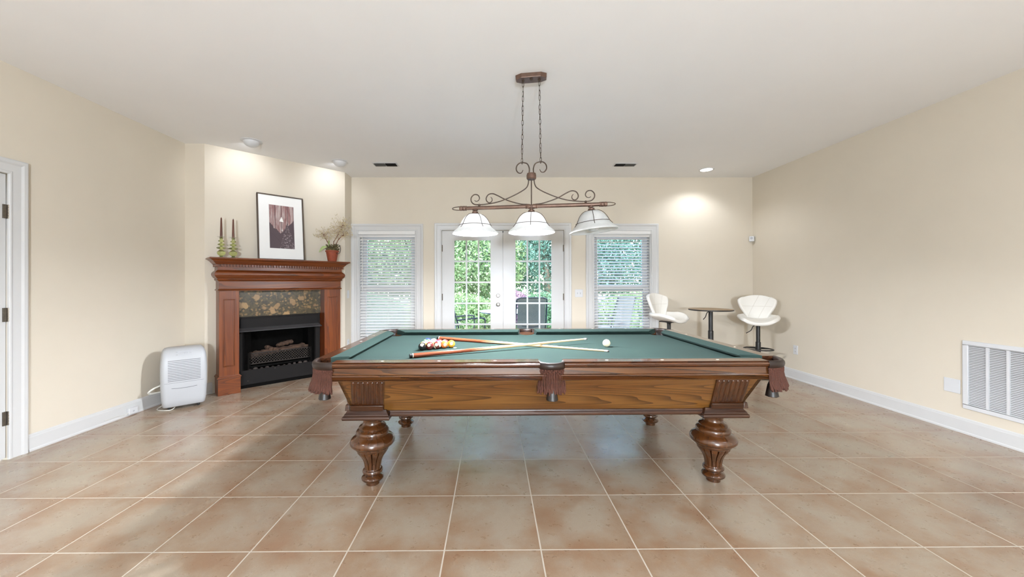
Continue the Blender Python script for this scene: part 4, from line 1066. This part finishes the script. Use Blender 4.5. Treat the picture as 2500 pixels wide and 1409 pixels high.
random.seed(11)
def logm(p0, p1, r, label):
    p0 = Vector(p0); p1 = Vector(p1); n = 16; pts = []; rs = []
    for k in range(n+1):
        t_ = k/n; pts.append(p0+(p1-p0)*t_+Vector((0, random.uniform(-.006, .006), random.uniform(-.005, .005)))); rs.append(r*(1+random.uniform(-.13, .13))*(.72 if k in (0, n) else 1))
    o = MB().tube(pts, rs, 14).build('fire_log', 'log', sharp=50); o.location = DM; o.rotation_euler = (0, 0, ANG)
    return tag(o, label, 'fire log', 'ceramic gas logs on the grate')
logm((g0+.01, .05, .372), (g0+.28, .05, .405), .040, 'thick ceramic log at the left end of the grate')
logm((g0+.20, .06, .46), (g0+.33, .02, .395), .028, 'short ceramic log slanting down in the middle of the grate')
logm((g0+.22, .09, .385), (g1-.05, .09, .425), .036, 'long ceramic log lying behind at the right of the grate')
logm((g0+.33, .065, .462), (g0+.52, .10, .495), .026, 'top ceramic log of the pile')
logm((g0+.36, .045, .405), (g1-.02, .05, .425), .022, 'thin ceramic log along the front right of the grate')
for k in range(12):
    u = g0+.01+k*(g1-g0-.02)/11; q = random.uniform(.75, 1.2)
    o = MB().sphere((0, 0, 0), .022*q, 10, 8, (1.25, 1, .75)).build('ember_stone', 'ember', sharp=80)
    for v in o.data.vertices: v.co *= 1+random.uniform(-.12, .12)
    p = dloc(u, -.005+random.uniform(-.012, .012), .195+.0165*q*.9); o.location = p; o.rotation_euler = (0, 0, random.uniform(0, 3))
    tag(o, 'grey brown ember stone in the row below the lattice grate', 'ember stone', 'ember stones below the grate')

# ---- picture --------------------------------------------------------------------
ZS = 1.555
def picmat():
    m, t, b = new_mat('barn_boards_picture'); tc = nd(t, 'ShaderNodeTexCoord'); mp = nd(t, 'ShaderNodeMapping'); t.links.new(tc.outputs['Object'], mp.inputs[0]); v = mp.outputs[0]
    sp_ = nd(t, 'ShaderNodeSeparateXYZ'); t.links.new(v, sp_.inputs[0]); X, Z = sp_.outputs[0], sp_.outputs[2]   # x -.14..+.14, z 0..54
    vs = nd(t, 'ShaderNodeMapping'); vs.inputs['Scale'].default_value = (22, 1, 2.2); t.links.new(v, vs.inputs[0])
    n = noise(t, vs.outputs[0], 1.4, 6, .7, .3)
    boards = ramp(t, n, [(.30, s2l((70, 44, 48))), (.42, s2l((132, 92, 92))), (.52, s2l((160, 140, 138))), (.62, s2l((184, 170, 166))), (.75, s2l((124, 76, 74)))])
    gap = mathn(t, 'LESS_THAN', mathn(t, 'PINGPONG', mathn(t, 'ADD', X, .005), .036), .0035)
    boards = mix(t, mathn(t, 'MULTIPLY', gap, .7), boards, s2l((56, 40, 44)))
    n2 = noise(t, v, 70, 5, .75, .8)
    cloth = ramp(t, n2, [(.46, s2l((66, 54, 60))), (.56, s2l((96, 80, 84))), (.62, s2l((190, 180, 184))), (.70, s2l((110, 84, 86)))])
    # dark lower left shape and speckled cone shape at the right
    nq = mathn(t, 'MULTIPLY', mathn(t, 'SUBTRACT', noise(t, v, 16, 5, .7), .5), .11); Zq = mathn(t, 'ADD', Z, nq)
    lowmask = mathn(t, 'LESS_THAN', Zq, mathn(t, 'ADD', mathn(t, 'MULTIPLY', mathn(t, 'ABSOLUTE', mathn(t, 'ADD', X, .02)), 1.1), .19))
    c = mix(t, lowmask, boards, s2l((74, 60, 66)))
    cone = mathn(t, 'LESS_THAN', mathn(t, 'MULTIPLY', mathn(t, 'ABSOLUTE', mathn(t, 'SUBTRACT', X, .062)), 3.6), mathn(t, 'SUBTRACT', .33, Zq))
    c = mix(t, cone, c, cloth)
    return m, t, b, c
m_, t_, b_, c_ = picmat(); t_.links.new(c_, b_.inputs['Base Color']); b_.inputs['Roughness'].default_value = .5; M['picart'] = m_
p0 = dloc(-.035, .115, ZS); tiltp = math.atan2(.085, .83)
pf = thing('framed_picture', 'large framed picture of weathered red and grey boards leaning on the wall above the mantel', 'picture', p0, ANG)
g = bpy.data.objects  # parts are built upright then leaned
PW, PH, FW = .530, .835, .0145
parts = []
f = MB(); f.box(-PW/2, PW/2, 0, .022, 0, FW).box(-PW/2, PW/2, 0, .022, PH-FW, PH).box(-PW/2, -PW/2+FW, 0, .022, FW, PH-FW).box(PW/2-FW, PW/2, 0, .022, FW, PH-FW)
parts.append(f.build('frame', 'frame', pf, bevel=.002))
parts.append(MB().box(-PW/2+FW, PW/2-FW, .007, .010, FW, PH-FW).build('mat_board', 'mat', pf))
parts.append(MB().box(-.141, .141, .0045, .0068, 0, .552).build('print', 'picart', pf, loc=None))
lean = Matrix.Rotation(-tiltp, 4, 'X')
for o in parts: o.matrix_local = lean
parts[2].matrix_local = lean @ Matrix.Translation((.006, 0, .150))
# small bell-like lamp shape and highlights inside the print (flat marks)
f = MB(); f.add([(-.027, .0042, .345), (.019, .0042, .341), (.008, .0042, .384), (-.013, .0042, .386)], [(0, 1, 2, 3)]).add([(-.009, .0042, .386), (.003, .0042, .385), (.001, .0042, .402), (-.007, .0042, .402)], [(0, 1, 2, 3)]).add([(-.003, .0042, .225), (.006, .0042, .225), (.0015, .0042, .262)], [(0, 1, 2)])
f.build('painted_white_bell', 'mat', parts[2])
f = MB(); f.tube([(-.12, .0042, .19), (-.09, .0042, .165), (-.05, .0042, .115), (-.005, .0042, .055), (.04, .0042, .012)], .0022, 5, flat=.2); f.tube([(.030, .0042, .33), (.050, .0042, .352), (.062, .0042, .362), (.078, .0042, .345)], .0025, 5, flat=.2)
f.build('painted_highlights', 'chrome', parts[2])

# ---- candle holders and candles --------------------------------------------------
CHP = [(0, 0), (.030, 0), (.031, .003), (.016, .008), (.012, .014), (.022, .022), (.036, .036), (.041, .052), (.036, .068), (.022, .080), (.012, .086), (.014, .090), (.040, .100), (.047, .107), (.038, .114), (.014, .121), (.011, .126), (.014, .131), (.032, .141), (.036, .147), (.028, .154), (.012, .161), (.010, .166), (.013, .171), (.028, .181), (.030, .186), (.022, .193), (.013, .199), (.012, .210), (.016, .213), (.016, .222), (.012, .222), (.012, .212), (0, .210)]
def candle(u, n, hh, lab1, lab2):
    p = dloc(u, n, ZS)
    h_ = thing('candle_holder', lab1, 'candle holder', p, 0, None)
    MB().lathe(CHP, 32).build('bubble_stem', 'greenglass', h_, sharp=60)
    MB().lathe([(.015, .218), (.034, .226), (.040, .233), (.040, .235), (.033, .229), (.015, .221)], 28, cap=False).build('drip_dish', 'dish', h_)
    c = thing('taper_candle', lab2, 'candle', (p.x, p.y, ZS+.212), 0, None)
    MB().lathe([(0, 0), (.0115, 0), (.0125, .02), (.0125, .05), (.0075, .225+hh), (.003, .236+hh), (0, .237+hh)], 20).build('wax', 'candle', c, sharp=60)
    MB().tube([(0, 0, .235+hh), (.001, 0, .245+hh)], .0008, 5).build('wick', 'slot', c)
candle(-.682, .215, 0, 'pale green bubble glass candle holder at the left end of the mantel', 'brown taper candle in the leftmost green glass holder')
candle(-.570, .215, -.004, 'pale green bubble glass candle holder between the left one and the picture', 'brown taper candle in the green glass holder nearest the picture')

# ---- potted plant ------------------------------------------------------------------
pp = dloc(.545, .205, ZS)
PO = thing('potted_plant', 'terracotta pot of dried white sprays at the right end of the mantel', 'potted plant', pp, 0)
MB().lathe([(0, 0), (.052, 0), (.055, .006), (.078, .128), (.086, .130), (.087, .147), (.081, .149), (.075, .128), (0, .125)], 36).build('pot', 'terracotta', PO, sharp=40)
random.seed(3)
f = MB()
for k in range(130):
    a = random.uniform(0, 2*pi); r_ = .07*math.sqrt(random.random()); z = .13+.09*random.random()
    f.tube([(r_*cos(a), r_*sin(a), z), (r_*cos(a)*1.2+random.uniform(-.02, .02), r_*sin(a)*1.2+random.uniform(-.02, .02), z+random.uniform(0, .03))], random.uniform(.003, .007), 5)
f.sphere((0, 0, .145), .072, 16, 10, (1, 1, .75))
f.build('moss_and_roots', 'moss', PO, sharp=80, merge=False)
MB().tube(smoothpath([(.05, -.03, .225), (.10, -.035, .222), (.125, -.03, .18), (.118, -.03, .125), (.09, -.03, .10), (.07, -.03, .11)], 6), .0065, 8, flat=.5).build('basket_handle', 'tail', PO)
def leaf(base, tip, wd, name='leaf'):
    base = Vector(base); tip = Vector(tip); m_ = MB(); n = 10; rings = []
    side = (tip-base).cross(Vector((0, -1, 0))).normalized()
    for k in range(n+1):
        t_ = k/n; p = base+(tip-base)*t_+Vector((0, 0, .045*sin(pi*t_*.8))); ww = wd*sin(pi*min(1, t_*.92+.06))**.8
        rings.append([p+side*ww, p+Vector((0, -.004, 0)), p-side*ww, p+Vector((0, .003, 0))])
    return m_.loft(rings).build(name, 'leaf', PO, sharp=70)
leaf((-.055, -.01, .20), (-.155, -.05, .095), .020)
leaf((-.03, -.04, .20), (.0, -.09, .245), .012)
def spray(stem, spread, seed, nb):
    random.seed(seed)
    p = smoothpath(stem, 6); rr = [.0056-.0026*k/len(p)+(.003 if k % 5 == 2 else 0) for k in range(len(p))]
    s = MB().tube(p, rr, 6).build('stem', 'twig', PO)
    fl = MB(); tw = MB()
    tip = Vector(p[-1]); mid = Vector(p[len(p)//2])
    for k in range(nb):
        o_ = mid.lerp(tip, random.random()**.6)
        q = o_+Vector((random.gauss(0, spread), random.gauss(0, spread*.8), abs(random.gauss(0, spread*1.0))-spread*.35))
        tw.tube([o_, o_.lerp(q, .5)+Vector((random.uniform(-.01, .01), 0, random.uniform(-.01, .01))), q], .0005, 4, cap=False)
        for j in range(3):
            e = q+Vector((random.gauss(0, .009), random.gauss(0, .009), random.gauss(0, .009)))
            fl.sphere(e, random.uniform(.0028, .0066), 5, 4)
    tw.build('twigs', 'twig', s, merge=False, sharp=80); fl.build('buds', 'dryflower', s, merge=False, sharp=80)
spray([(-.03, 0, .19), (-.06, 0, .26), (-.10, 0, .33), (-.115, 0, .37)], .052, 1, 75)
spray([(.03, 0, .19), (.02, 0, .26), (.05, 0, .31), (.10, 0, .40), (.15, 0, .50)], .066, 2, 150)
spray([(.04, 0, .20), (.09, -.02, .29), (.15, -.02, .35), (.19, -.03, .37)], .054, 4, 60)
# ================================================================== DEHUMIDIFIER
dh = thing('dehumidifier', 'white upright dehumidifier with louvred front standing by the left baseboard', 'dehumidifier', (-3.187, 3.914, 0), R(42))
# body: profile rounded in plan, swelling in front; local -y = front
def dring(z, w2, yf, yb, r=.04, n=6):
    pts = []
    for cx_, cy_, a0 in ((w2-r, yf+r, -90), (w2-r, yb-r, 0), (-w2+r, yb-r, 90), (-w2+r, yf+r, 180)):
        for k in range(n+1):
            a = R(a0+90*k/n); pts.append((cx_+r*cos(a), cy_+r*sin(a), z))
    return pts
Z = [(.030, .160, -.095, .10, .03), (.040, .168, -.105, .108, .035), (.10, .177, -.117, .112, .04), (.25, .184, -.126, .114, .04), (.40, .185, -.126, .114, .04), (.50, .181, -.117, .112, .04), (.555, .174, -.102, .108, .04), (.590, .163, -.078, .102, .04), (.606, .150, -.045, .095, .04), (.612, .132, -.02, .08, .04)]
MB().loft([dring(z, w_, a, b_, r_) for z, w_, a, b_, r_ in Z]).build('body', 'applwhite', dh, sharp=50)
def fy(z):
    for i in range(len(Z)-1):
        if Z[i][0] <= z <= Z[i+1][0]:
            k = (z-Z[i][0])/(Z[i+1][0]-Z[i][0]); return Z[i][2]+(Z[i+1][2]-Z[i][2])*k
    return -.12
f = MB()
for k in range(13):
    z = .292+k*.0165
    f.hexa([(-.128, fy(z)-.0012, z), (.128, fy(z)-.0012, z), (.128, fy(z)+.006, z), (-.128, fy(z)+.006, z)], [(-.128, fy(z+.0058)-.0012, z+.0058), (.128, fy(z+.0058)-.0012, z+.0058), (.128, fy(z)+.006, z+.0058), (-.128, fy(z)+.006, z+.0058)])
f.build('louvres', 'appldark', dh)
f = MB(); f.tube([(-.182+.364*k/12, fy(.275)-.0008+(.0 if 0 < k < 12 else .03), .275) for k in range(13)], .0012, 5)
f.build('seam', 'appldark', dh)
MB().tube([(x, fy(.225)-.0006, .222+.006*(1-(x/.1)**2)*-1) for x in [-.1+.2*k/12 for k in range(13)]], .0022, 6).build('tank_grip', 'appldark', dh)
f = MB(); f.hexa([(-.07, fy(.540)-.002, .540), (.085, fy(.540)-.002, .540), (.085, fy(.540)+.012, .540), (-.07, fy(.540)+.012, .540)], [(-.07, fy(.585)-.002, .585), (.070, fy(.585)-.002, .585), (.070, fy(.585)+.012, .585), (-.07, fy(.585)+.012, .585)])
cp_ = f.build('control_panel', 'applgrey', dh, bevel=.003)
for x, z, w_ in ((-.058, .573, .006), (-.058, .551, .006), (-.02, .562, .014), (.012, .562, .014), (.05, .562, .008)):
    MB().box(x-w_, x+w_, fy(z)-.0055, fy(z)+.002, z-.007, z+.007).build('button', 'applwhite', cp_, bevel=.002)
for sx in (-.115, .115):
    for sy in (-.06, .075):
        w_ = MB().lathe([(0, -.008), (.013, -.008), (.015, -.005), (.015, .005), (.013, .008), (0, .008)], 16).build('wheel', 'rubber', dh, loc=(sx, sy, .015)); w_.rotation_euler = (0, R(90), 0)
        MB().box(sx-.012, sx+.012, sy-.010, sy+.010, .016, .036).build('caster_bracket', 'rubber', dh)
MB().lathe([(0, 0), (.006, 0), (.005, .003), (0, .003)], 12).build('drain_port', 'rubber', dh, loc=(-.183, -.05, .278)).rotation_euler = (0, R(-90), 0)
MB().tube(smoothpath([(-.150, .0, .25), (-.185, -.02, .245), (-.235, -.03, .225), (-.268, -.02, .195), (-.262, .0, .178), (-.225, .02, .172), (-.16, .05, .17)], 7), .0085, 10).build('drain_hose', 'cord', dh)
MB().tube(smoothpath([(-.10, .10, .05), (-.17, .07, .02), (-.205, .03, .006), (-.19, -.03, .006), (-.15, -.075, .006), (-.10, -.085, .005), (-.07, -.06, .02)], 7), .004, 8).build('power_cord', 'cord', dh)

# ================================================================== BAR STOOLS AND TABLE
def surface(fn, nu, nv, th):
    # fn(u,v)->Vector, thickness along normal; closed padded shell
    top = [[fn(i/nu, j/nv) for j in range(nv+1)] for i in range(nu+1)]
    def nrm(i, j):
        a = top[min(i+1, nu)][j]-top[max(i-1, 0)][j]; b = top[i][min(j+1, nv)]-top[i][max(j-1, 0)]
        n = a.cross(b); return n.normalized() if n.length > 1e-9 else Vector((0, 0, 1))
    m = MB(); vs = []; fs = []; W = nv+1; N = (nu+1)*(nv+1)
    for i in range(nu+1):
        for j in range(nv+1): vs.append(top[i][j]+nrm(i, j)*th*.5)
    for i in range(nu+1):
        for j in range(nv+1): vs.append(top[i][j]-nrm(i, j)*th*.5)
    for i in range(nu):
        for j in range(nv):
            a = i*W+j; fs.append((a, a+1, a+W+1, a+W)); fs.append((N+a, N+a+W, N+a+W+1, N+a+1))
    for j in range(nv): fs.append((j, N+j, N+j+1, j+1)); a = nu*W+j; fs.append((a, a+1, N+a+1, N+a))
    for i in range(nu): a = i*W; fs.append((a, a+W, N+a+W, N+a)); a = i*W+nv; fs.append((a, N+a, N+a+W, a+W))
    m.add(vs, fs); return m
SEATZ = .735
def seatfn(u, v):      # u across 0..1, v from back 0 to front 1 ; local -y is the front
    s = (u-.5)*2; c = (v-.5)*2
    w_ = .235*math.sqrt(max(.02, 1-abs(c)**2.6*.55)) if c > 0 else .235*math.sqrt(max(.02, 1-abs(c)**2.4*.62))
    x = s*w_; y = -c*.205*(1-.10*s*s)
    z = SEATZ+.085*abs(s)**2.6*(1-.35*max(0, c))*(1-.3*max(0, -c))-.022*max(0, c)**2.5+.030*max(0, -c)**2.2
    return Vector((x, y, z))
def backw(v):      # half-width of the butterfly back against height
    P = [(0, .125), (.12, .125), (.3, .155), (.5, .198), (.68, .222), (.82, .226), (.92, .208), (1, .160)]
    for i in range(len(P)-1):
        if P[i][0] <= v <= P[i+1][0]:
            k = (v-P[i][0])/(P[i+1][0]-P[i][0]); k = k*k*(3-2*k) if False else k
            return P[i][1]+(P[i+1][1]-P[i][1])*k
    return .1
def backpos(s, v):
    w_ = backw(v); x = s*w_; z = SEATZ+.005+.345*v-.028*(s*s)*(1 if v > .8 else 0)*((v-.8)/.2 if v > .8 else 0)
    y = .155+.10*v**1.2-.070*(abs(s)**2.2)*(w_/.22)**1.3
    return Vector((x, y, z))
def backfn(u, v): return backpos((u-.5)*2, v)
def stool(loc, rz, label, swivel):
    t = thing('bar_stool', label, 'bar stool', loc, rz, 'white bar stools in the right back corner')
    t.rotation_euler = (0, 0, rz); t.location.z = 0
    lift = swivel
    se = surface(seatfn, 22, 18, .048).build('seat', 'white_leather', t, sharp=100)
    b = surface(backfn, 22, 20, .042).build('backrest', 'white_leather', t, sharp=100)
    for o in (se, b):
        o.location.z = lift
        md = o.modifiers.new('sub', 'SUBSURF'); md.levels = 1; md.render_levels = 1
    # stitched diamond seams on the back
    def seam(p, off=.0225):
        pts = []
        for k in range(25):
            q = k/24; u = p[0][0]+(p[1][0]-p[0][0])*q; v = p[0][1]+(p[1][1]-p[0][1])*q
            s_ = u/max(.05, backw(v))
            if abs(s_) > .97: continue
            c = backpos(s_, v); a = backpos(s_+.02, v)-backpos(s_-.02, v); d = backpos(s_, min(1, v+.02))-backpos(s_, max(0, v-.02)); n = a.cross(d).normalized()
            if n.y > 0: n = -n
            pts.append(c+n*(off-.0015))
        if len(pts) > 2: return MB().tube(pts, .0022, 5).build('seam', 'seam', b, sharp=90)
    seam(((-.24, .54), (.24, .54)))
    for (x0, x1) in ((-.10, .03), (.04, .17)):
        seam(((x0-.03, .06), (x1, .98)))
    # column, lever, footrest, base
    MB().lathe([(.055, .700), (.055, .694), (.030, .690), (.028, .68), (0, .68)][::-1], 24).box(-.09, .09, -.09, .09, .700, .712).build('seat_plate', 'black_metal', t, loc=(0, 0, lift))
    MB().lathe([(0, .36), (.024, .36), (.024, .69), (0, .69)], 24).build('gas_lift', 'black_metal', t, loc=(0, 0, lift))
    MB().lathe([(0, .03), (.030, .03), (.030, .46), (.026, .465), (0, .465)], 24).build('column', 'black_metal', t)
    MB().lathe([(0, 0), (.205, 0), (.207, .004), (.19, .012), (.08, .024), (.034, .036), (.032, .05), (0, .05)], 44).build('base', 'black_metal', t, sharp=60)
    MB().tube(smoothpath([(-.02, -.02, .69), (-.06, -.05, .672), (-.085, -.07, .62), (-.14, -.12, .585)], 6), .005, 8).build('lever', 'black_metal', t, loc=(0, 0, lift))
    fr = MB(); pts = [(.165*cos(2*pi*k/30)*1.0, -.030+.13*sin(2*pi*k/30), .372) for k in range(31)]
    fr.tube(pts, .0085, 8, False); fr.tube([(-.03, -.0, .372), (-.12, .04, .372)], .007, 6); fr.tube([(.03, 0, .372), (.12, .04, .372)], .007, 6); fr.lathe([(.033, .355), (.033, .389)], 20, cap=False)
    fr.build('footrest', 'black_metal', t, sharp=80)
    return t
stool((3.575, 5.05, 0), R(-31), 'white padded bar stool in the corner, its seat facing the camera', .0)
stool((2.385, 5.08, 0), R(33), 'white padded bar stool in front of the right window, turned towards the bar table', .03)
bt = thing('bar_table', 'small round brown bar table on a black column between the two white stools', 'bar table', (2.905, 5.0, 0))
MB().lathe([(0, .892), (.262, .892), (.266, .896), (.266, .906), (.262, .910), (0, .910)], 56).build('table_top', 'tabletop', bt, sharp=30)
MB().lathe([(.2655, .893), (.2675, .896), (.2675, .906), (.2655, .909)], 56, cap=False).build('edge_band', 'black_metal', bt)
MB().lathe([(0, .40), (.026, .40), (.026, .875), (.085, .880), (.085, .892), (0, .892)], 28).build('lift_tube', 'black_metal', bt, sharp=30)
MB().lathe([(0, .03), (.032, .03), (.032, .62), (.028, .625), (0, .625)], 28).build('column', 'black_metal', bt, sharp=30)
MB().lathe([(0, 0), (.215, 0), (.217, .005), (.20, .013), (.08, .026), (.036, .04), (.034, .06), (0, .06)], 44).build('base', 'black_metal', bt, sharp=60)
MB().tube(smoothpath([(-.02, -.02, .878), (-.07, -.04, .865), (-.11, -.07, .81), (-.15, -.09, .78)], 6), .005, 8).build('lever', 'black_metal', bt)

# ================================================================== OUTSIDE
GZ = -.10
struct(MB().box(-14, 16, YB+WT+.01, 30, GZ-.5, GZ).build('ground', 'lawn'))
pvt = MB().box(-4.5, 5.5, YB+WT+.01, 9.6, GZ, GZ+.05).build('patio', 'patio'); struct(pvt)
def patio_chair(loc, rz, label):
    t = thing('patio_chair', label, 'patio chair', loc, rz, None)
    f = MB(); r_ = .014
    for s in (-1, 1):
        f.tube(smoothpath([(s*.28, .24, 0), (s*.28, .22, .40), (s*.28, .30, .75), (s*.27, .38, 1.02)], 5), r_, 8)
        f.tube(smoothpath([(s*.29, -.27, 0), (s*.29, -.26, .40), (s*.30, -.27, .62), (s*.30, -.20, .665), (s*.30, .0, .66), (s*.285, .26, .64)], 5), r_, 8)
        f.tube([(s*.28, -.27, .40), (s*.28, .24, .38)], r_, 8)
    f.tube([(-.27, .38, 1.02), (-.2, .385, 1.045), (.2, .385, 1.045), (.27, .38, 1.02)], r_, 8); f.tube([(-.28, -.27, .40), (.28, -.27, .40)], r_, 8); f.tube([(-.28, .24, .38), (.28, .24, .38)], r_, 8)
    f.tube(smoothpath([(-.28, .25, .56), (0, .30, .52), (.28, .25, .56)], 6), .010, 6); f.tube([(-.28, -.0, .16), (.28, -.0, .16)], .010, 6)
    f.build('frame', 'black_metal', t, sharp=80)
    m = MB(); m.hexa([(-.25, .245, .42), (.25, .245, .42), (.25, .258, .42), (-.25, .258, .42)], [(-.25, .378, 1.03), (.25, .378, 1.03), (.25, .388, 1.03), (-.25, .388, 1.03)]); m.build('sling_back', 'sling', t)
    MB().box(-.26, .26, -.26, .24, .395, .41).build('sling_seat', 'sling', t)
    return t
gz = GZ+.05
patio_chair((.66, 7.05, gz), R(186), 'brown sling patio chair seen from behind through the right french door')
patio_chair((-.50, 7.15, gz), R(112), 'dark metal patio chair seen side-on through the left french door')
patio_chair((2.35, 7.5, gz), R(215), 'dark metal patio chair outside the right window')
tb = thing('patio_table', 'dark patio table with a pale glass top outside the french doors', 'patio table', (.35, 8.05, gz))
MB().lathe([(0, .70), (.62, .70), (.625, .705), (.62, .712), (0, .712)], 40).build('glass_top', 'patio', tb)
MB().torus((0, 0, .695), .60, .016, 'z', 40, 8).build('rim', 'black_metal', tb)
for k in range(4):
    a = R(45+90*k); MB().tube(smoothpath([(.5*cos(a), .5*sin(a), 0), (.42*cos(a), .42*sin(a), .35), (.52*cos(a), .52*sin(a), .69)], 6), .018, 8).build('leg', 'black_metal', tb)
def foliage(name, label, cat, loc, blobs, n, ls, mats, trunk=None, group=None, seed=0):
    rnd = random.Random(seed)
    t = thing(name, label, cat, loc, 0, group)
    m = MB()
    vs = []; fs = []
    for i in range(n):
        b = blobs[rnd.randrange(len(blobs))]
        while True:
            d = Vector((rnd.uniform(-1, 1), rnd.uniform(-1, 1), rnd.uniform(-1, 1)))
            if .1 < d.length < 1: break
        d = d.normalized()*(d.length**.35)
        c = Vector((b[0]+d.x*b[3], b[1]+d.y*b[4], b[2]+d.z*b[5]))
        if c.z < .02: c.z = .02+rnd.random()*.1
        a = Vector((rnd.gauss(0, 1), rnd.gauss(0, 1), rnd.gauss(0, 1)-.4)).normalized(); s_ = ls*rnd.uniform(.6, 1.3)
        q = a.cross(Vector((rnd.gauss(0, 1), rnd.gauss(0, 1), rnd.gauss(0, 1)))).normalized()
        k = len(vs); vs += [c-a*s_, c+q*s_*.42, c+a*s_, c-q*s_*.42]; fs.append((k, k+1, k+2, k+3))
    m.v = [tuple(v) for v in vs]; m.f = fs; m.mi = [0]*len(fs)
    me = bpy.data.meshes.new('foliage'); me.from_pydata(m.v, [], m.f)
    me.materials.append(M[mats]); o = bpy.data.objects.new('foliage', me); COL.objects.link(o); o.parent = t
    if trunk:
        f = MB()
        f.tube(smoothpath([(0, 0, 0), (.05, .02, trunk*.3), (-.04, .03, trunk*.65), (.03, 0, trunk)], 5), [.11-.002*k for k in range(16)], 10)
        for k in range(6):
            a = k*1.1; z = trunk*(.35+.1*k); f.tube([(0, 0, z), (.5*cos(a), .5*sin(a), z+.4), (1.1*cos(a), 1.1*sin(a), z+.7)], [.05, .035, .015], 6)
        f.build('trunk', 'bark', t, sharp=80)
    return t
B3 = lambda z, r: [(0, 0, z, r, r*.8, r), (r*.7, .1, z*.8, r*.7, r*.6, r*.7), (-r*.7, -.1, z*.85, r*.75, r*.6, r*.7), (0, 0, z*1.35, r*.7, r*.6, r*.6)]
foliage('leafy_tree', 'light green leafy tree filling the view of the left french door', 'tree', (-1.3, 11.2, GZ), B3(2.6, 1.7), 42000, .048, 'lf1', 3.6, 'trees behind the patio', 1)
foliage('leafy_tree', 'blue green leafy tree filling the top of the right french door', 'tree', (1.7, 12.0, GZ), B3(2.9, 1.9), 42000, .048, 'lf3', 4.0, 'trees behind the patio', 2)
foliage('leafy_tree', 'mid green tree outside the left window', 'tree', (-4.6, 11.5, GZ), B3(2.8, 1.9), 34000, .05, 'lf2', 4.0, 'trees behind the patio', 3)
foliage('leafy_tree', 'mid green tree outside the right window', 'tree', (5.0, 11.8, GZ), B3(2.8, 2.0), 34000, .05, 'lf3', 4.0, 'trees behind the patio', 4)
foliage('leafy_shrub', 'bright green low shrub beyond the patio, seen low in the left french door', 'shrub', (-.9, 10.2, GZ), [(0, 0, .5, 1.0, .6, .6), (.7, .1, .4, .7, .5, .5), (-.8, 0, .45, .8, .5, .55)], 16000, .04, 'lf1', None, 'shrubs along the patio', 5)
foliage('leafy_shrub', 'mid green shrub beyond the patio, seen low in the right french door', 'shrub', (1.5, 10.3, GZ), [(0, 0, .5, 1.0, .6, .6), (.8, .1, .5, .8, .5, .55), (-.6, 0, .45, .7, .5, .5)], 16000, .04, 'lf2', None, 'shrubs along the patio', 6)
foliage('flowering_shrub', 'shrub with mauve flower heads behind the brown patio chair', 'shrub', (.55, 9.75, GZ), [(0, 0, .75, .42, .35, .42)], 4000, .03, 'lf4', None, None, 7)
foliage('leafy_shrub', 'green shrub outside the bottom of the left window', 'shrub', (-3.4, 10.1, GZ), [(0, 0, .5, 1.1, .6, .6)], 9000, .045, 'lf2', None, 'shrubs along the patio', 8)
foliage('leafy_shrub', 'green shrub outside the bottom of the right window', 'shrub', (3.9, 10.1, GZ), [(0, 0, .5, 1.2, .6, .6)], 9000, .045, 'lf1', None, 'shrubs along the patio', 9)
# wooded bank that closes the view
hb = foliage('woodland_edge', 'dense green woodland edge beyond the garden trees', 'trees', (0, 16.5, GZ), [(x, (i % 3)*.8, z, 2.6, 1.4, 1.9) for i, x in enumerate(range(-12, 15, 2)) for z in (1.2, 3.6, 6.0)], 90000, .10, 'lf2', None, None, 10)
for c in hb.children: c['kind'] = 'stuff'
hb['kind'] = 'stuff'
